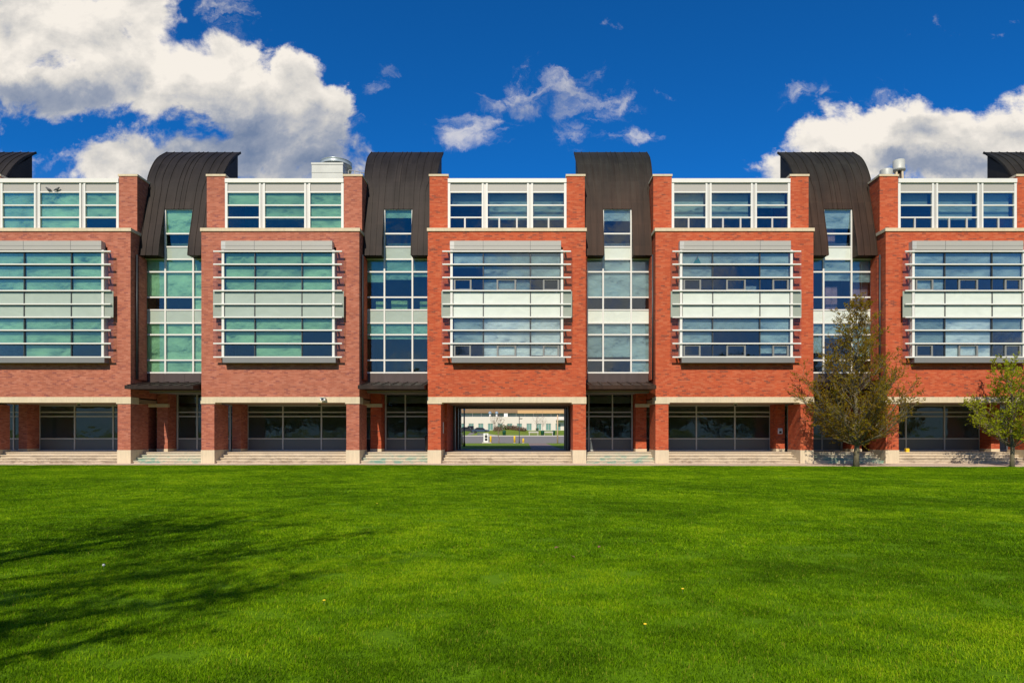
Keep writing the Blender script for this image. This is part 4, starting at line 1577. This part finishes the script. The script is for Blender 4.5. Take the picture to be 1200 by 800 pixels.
wins = [(540, 542.9), (549.1, 555.3), (560.7, 566.9), (572.3, 578), (583.3, 589.3), (594.4, 600.7), (606, 612), (617, 623.7), (628.7, 634.7), (640.3, 646.4), (654, 661)]
period = 11.32
lefts = [px for px in np.arange(549.1 - period * 6, 549.1 + period * 18, period)]
m = MB()
wl = X(480, WY)
wr = X(760, WY)
zt_, zb_ = wz(496), wz(503.8)
m.box(wl, wr, 0, 20, zt_, wz(488))
m.box(wl, wr, 0, 20, -.3, zb_)
edges = []
prev = wl
for l in lefts:
    a, b = X(l, WY), X(l + 6.1, WY)
    m.box(prev, a, 0, 20, zb_, zt_)
    prev = b
    edges.append((a, b))
m.box(prev, wr, 0, 20, zb_, zt_)
m.build('wall', WHITE_WALL, wb)
for a, b in edges:
    f = MB().box(a, a + .1, .1, .25, zb_, zt_).box(b - .1, b, .1, .25, zb_, zt_).box(a + .1, b - .1, .1, .25, zt_ - .1, zt_).box((a + b) / 2 - .05, (a + b) / 2 + .05, .1, .25, zb_, zt_ - .1).build('window', GREY_METAL, wb)
    MB().box(a + .1, b - .1, .16, .2, zb_, zt_ - .1).build('pane', TEALG, f)
m = MB().box(wl, wr, 3.0, 18, wz(488), wz(483.6))
cs = m.build('clerestory', TEALG, wb)
m = MB()
for q in np.arange(wl, wr, 2.6):
    m.box(q, q + .12, 2.95, 3.0, wz(488), wz(483.6))
m.box(wl, wr, 2.9, 3.0, wz(486.4), wz(486.1))
m.build('mullion', WHITE_PAINT, cs)
ROOFB = plain('brown_roofing', (.24, .15, .07), .85, 0, .25, .5, (.2, 1, 1))
MB().prism([(1.5, wz(483.6)), (16, wz(483.6)), (16, wz(470)), (9, wz(472))], wl, wr).build('roof', ROOFB, wb)
MB().prism([(1.2, wz(484)), (6, wz(484)), (6, wz(480.2)), (3.2, wz(480.0))], X(606.5, WY), wr - 1).build('roof_hood', plain('tan_roofing', (.52, .32, .13), .85), wb)
MB().box(X(651.5, WY), X(664, WY), -2.0, 0, wz(492.5), wz(491.3)).build('entrance_canopy', GREY_METAL, wb)


def roof_vent(px, kind, label):
    t = thing('roof_vent', label, 'roof vent', (X(px, WY + 1.0), WY + 1.0, 3.05 + wz(488)), 'vents on the white building')
    if kind == 'box':
        MB().box(-.55, .55, 0, .9, 0, .95).build('casing', WHITE_PAINT, t)
        MB().box(-.6, .6, -.05, .95, .95, 1.05).build('lid', GREY_METAL, t)
    else:
        MB().lathe([(.28, 0), (.28, .7), (.2, .8)], 0, .3, 12).build('pipe', WHITE_PAINT, t, (0, 0, 0), True)
        MB().lathe([(.42, .8), (.5, 1.0), (.4, 1.4), (.1, 1.6)], 0, .3, 12).build('hood', plain('vent_blue', (.25, .33, .42), .4), t, (0, 0, 0), True)


roof_vent(574.2, 'dome', 'round roof vent with a blue grey hood, the larger left one')
roof_vent(582, 'dome', 'round roof vent with a blue grey hood, between the left vent and the white box')
roof_vent(592.8, 'box', 'white box shaped vent on the roof edge of the white building')

# ------------------------------------------------------------------ GRASS
def grass_mat():
    m, t = new_mat('grass_blades')
    pos = t.node('ShaderNodeNewGeometry').outputs['Position']
    at = t.node('ShaderNodeAttribute', {'attribute_name': 'rnd'}).outputs['Fac']
    big = t.noise(pos, .22, 4, .55).outputs['Fac']
    mid = t.noise(t.vmath('MULTIPLY', pos, (1, 1, 0)), 1.5, 6, .68).outputs['Fac']
    lush = t.smooth(t.vmath('DISTANCE', t.vmath('MULTIPLY', pos, (1, 1, 0)), (3.6, -32.7, 0)), 2.6, .6, 0.0, .16)
    f = t.math('ADD', t.math('ADD', lush, t.math('ADD', t.math('MULTIPLY_ADD', at, .85, -.42), t.math('MULTIPLY_ADD', big, 1.5, -.75))), t.math('MULTIPLY_ADD', mid, 1.6, -.33))
    c = t.ramp(f, [(0.0, (0.052, 0.118, 0.002)), (.3, (0.097, 0.214, 0.002)), (.55, (0.156, 0.310, 0.002)), (.8, (0.247, 0.439, 0.003)), (1.0, (0.392, 0.529, 0.011))])
    # a few straw coloured blades
    st = t.smooth(at, .965, .985)
    c = t.mixc(t.math('MULTIPLY', st, .8), c, (.40, .36, .05, 1))
    df = t.node('ShaderNodeBsdfPrincipled', {}, Base_Color=c, Roughness=.55)
    df.inputs['Specular IOR Level'].default_value = .06
    tr = t.node('ShaderNodeBsdfTranslucent', {}, Color=c)
    mx = t.node('ShaderNodeMixShader', {}, _0=.38, _1=df.outputs[0], _2=tr.outputs[0])
    t.put(t.out, 'Surface', mx.outputs[0])
    return m


GRASS = grass_mat()


def tuft(name, seed, rad, n, h, w):
    rg = np.random.default_rng(seed)
    vs_, fs_, at_ = [], [], []
    for _ in range(n):
        a = rg.uniform(0, 6.283)
        r = rad * rg.uniform() ** .5
        bx, by = r * math.cos(a), r * math.sin(a)
        az = rg.uniform(0, 6.283)
        hh = h * rg.uniform(.55, 1.15)
        lean = abs(rg.normal(.7, 1.0)) * hh
        ww = w * rg.uniform(.7, 1.2)
        dx, dy = math.cos(az), math.sin(az)
        px_, py_ = -dy * ww / 2, dx * ww / 2
        b = len(vs_)
        vs_ += [(bx - px_, by - py_, -.01), (bx + px_, by + py_, -.01),
                (bx + dx * lean * .35 + px_ * .85, by + dy * lean * .35 + py_ * .85, hh * .6), (bx + dx * lean * .35 - px_ * .85, by + dy * lean * .35 - py_ * .85, hh * .6),
                (bx + dx * lean, by + dy * lean, hh)]
        fs_ += [(b, b + 1, b + 2, b + 3), (b + 3, b + 2, b + 4)]
        q = rg.uniform()
        at_ += [q, q]
    me = bpy.data.meshes.new(name)
    me.from_pydata(vs_, [], fs_)
    me.materials.append(GRASS)
    me.attributes.new('rnd', 'FLOAT', 'FACE').data.foreach_set('value', at_)
    me.polygons.foreach_set('use_smooth', [True] * len(me.polygons))
    return bpy.data.objects.new(name, me)


def grass_zone(y0, y1, dens, tf, seed, smin, smax):
    """lawn strip between two distances from the camera, wide enough for the picture and a step to either side"""
    m = MB()
    n = max(2, int((y1 - y0) / 1.5) + 1)
    ys = np.linspace(y0, y1, n)
    rows = []
    for y in ys:
        hwid = .80 * (y + D) + 2.0
        row = []
        for k in range(41):
            x = -hwid + 2 * hwid * k / 40
            yy = min(y, lawn_edge(x) - .04)
            m.v.append((x, yy, lawn_z(x, yy)))
    for r in range(n - 1):
        for k in range(40):
            a = r * 41 + k
            m.f.append((a, a + 1, a + 42, a + 41)); m.m.append(0)
    o = m.build('grass', GRASS)
    tag(o, 'mown green lawn grass in front of the building', 'grass', kind='stuff')
    ng = bpy.data.node_groups.new('grass_scatter', 'GeometryNodeTree')
    ng.interface.new_socket('Geometry', in_out='INPUT', socket_type='NodeSocketGeometry')
    ng.interface.new_socket('Geometry', in_out='OUTPUT', socket_type='NodeSocketGeometry')
    g = NT(ng)
    gi = g.node('NodeGroupInput')
    go = g.node('NodeGroupOutput')
    dp = g.node('GeometryNodeDistributePointsOnFaces', {'distribute_method': 'RANDOM'}, Mesh=gi.outputs[0], Seed=seed)
    dp.inputs['Density'].default_value = dens
    oi = g.node('GeometryNodeObjectInfo', {'transform_space': 'ORIGINAL'})
    oi.inputs['Object'].default_value = tf
    rv = g.node('FunctionNodeRandomValue', {'data_type': 'FLOAT'})
    rv.inputs[2].default_value = 0.0
    rv.inputs[3].default_value = 6.2832
    rv.inputs['Seed'].default_value = seed + 1
    rc = g.node('ShaderNodeCombineXYZ', {}, Z=rv.outputs[1])
    sv = g.node('FunctionNodeRandomValue', {'data_type': 'FLOAT'})
    sv.inputs[2].default_value = smin
    sv.inputs[3].default_value = smax
    sv.inputs['Seed'].default_value = seed + 2
    ip = g.node('GeometryNodeInstanceOnPoints', {}, Points=dp.outputs['Points'], Instance=oi.outputs['Geometry'], Rotation=rc.outputs[0], Scale=sv.outputs[1])
    g.l.new(ip.outputs[0], go.inputs[0])
    md = o.modifiers.new('scatter', 'NODES')
    md.node_group = ng
    return o


grass_zone(-36.0, -29.0, 26, tuft('near_tuft', 1, .22, 420, .026, .0036), 3, .7, 1.35)
grass_zone(-29.0, -20.0, 13, tuft('mid_tuft', 2, .32, 400, .027, .0058), 5, .7, 1.35)
grass_zone(-20.0, -1.2, 6, tuft('far_tuft', 3, .48, 420, .028, .010), 7, .7, 1.3)

# small things lying or growing on the lawn
DANDY = plain('dandelion_yellow', (.85, .60, .02), .7)
SEED = plain('seed_head_white', (.70, .70, .66), .9)
STALK = plain('stalk_green', (.10, .18, .03), .7)
DRY = plain('dry_leaf_brown', (.20, .11, .05), .8)


def ground_at(px, py):
    h = EYE + .06
    dist = FPX * h / (py - 510)
    y = dist - D
    x = (px - 614) / FPX * dist
    return x, y, lawn_z(x, y)


def dandelion(px, py, label, seed=False, s=1.0):
    x, y, z = ground_at(px, py)
    t = thing('dandelion', label, 'dandelion', (x, y, z), 'dandelions on the lawn')
    MB().tube([(0, 0, 0), (0, 0, .057)], .003, 5).build('stalk', STALK, t)
    if seed:
        MB().lathe([(.004, .056), (.012, .062), (.016, .072), (.012, .082), (.004, .087)], 0, 0, 10).build('seed_head', SEED, t, (0, 0, 0), True)
    else:
        MB().lathe([(.005, .048), (.014 * s, .053), (.016 * s, .058), (.008, .062), (.003, .063)], 0, 0, 12).build('flower', DANDY, t, (0, 0, 0), True)


for px, py, lb in ((800, 694, 'yellow dandelion in the open lawn before the passage bay, nearest the camera of its kind'), (442, 593, 'yellow dandelion on the far lawn before the left copper tower'), (380, 709, 'yellow dandelion beside the branch shadow on the lawn'),
                   (1016, 552, 'yellow dandelion at the lawn edge right of the larger tree trunk'), (756, 736, 'small yellow dandelion nearest the bottom edge of the lawn')):
    dandelion(px, py, lb)
dandelion(121.5, 670, 'white dandelion seed head within the branch shadow on the lawn', True)


def leaf_litter(px, py, label, rz):
    x, y, z = ground_at(px, py)
    m = MB()
    pts = [(-.032, 0, .0), (-.013, -.018, .008), (.013, -.019, .01), (.036, 0, .003), (.013, .019, .012), (-.013, .017, .009)]
    m.quad(pts)
    m.quad([(a, b, c - .002) for a, b, c in reversed(pts)])
    m.tube([(.036, 0, .003), (.055, .008, .008)], .0015, 4)
    o = m.build('dry_leaf', DRY, None, (x, y, z + .03))
    o.rotation_euler = (.2, -.15, rz)
    tag(o, label, 'leaf', 'dry leaves on the lawn')


leaf_litter(652, 643.5, 'curled brown leaf on the grass, the left one of three close together', .4)
leaf_litter(671.5, 654, 'curled brown leaf on the grass, the lowest of three close together', 2.0)
leaf_litter(702, 642.5, 'curled brown leaf on the grass, the right one of three close together', 1.1)
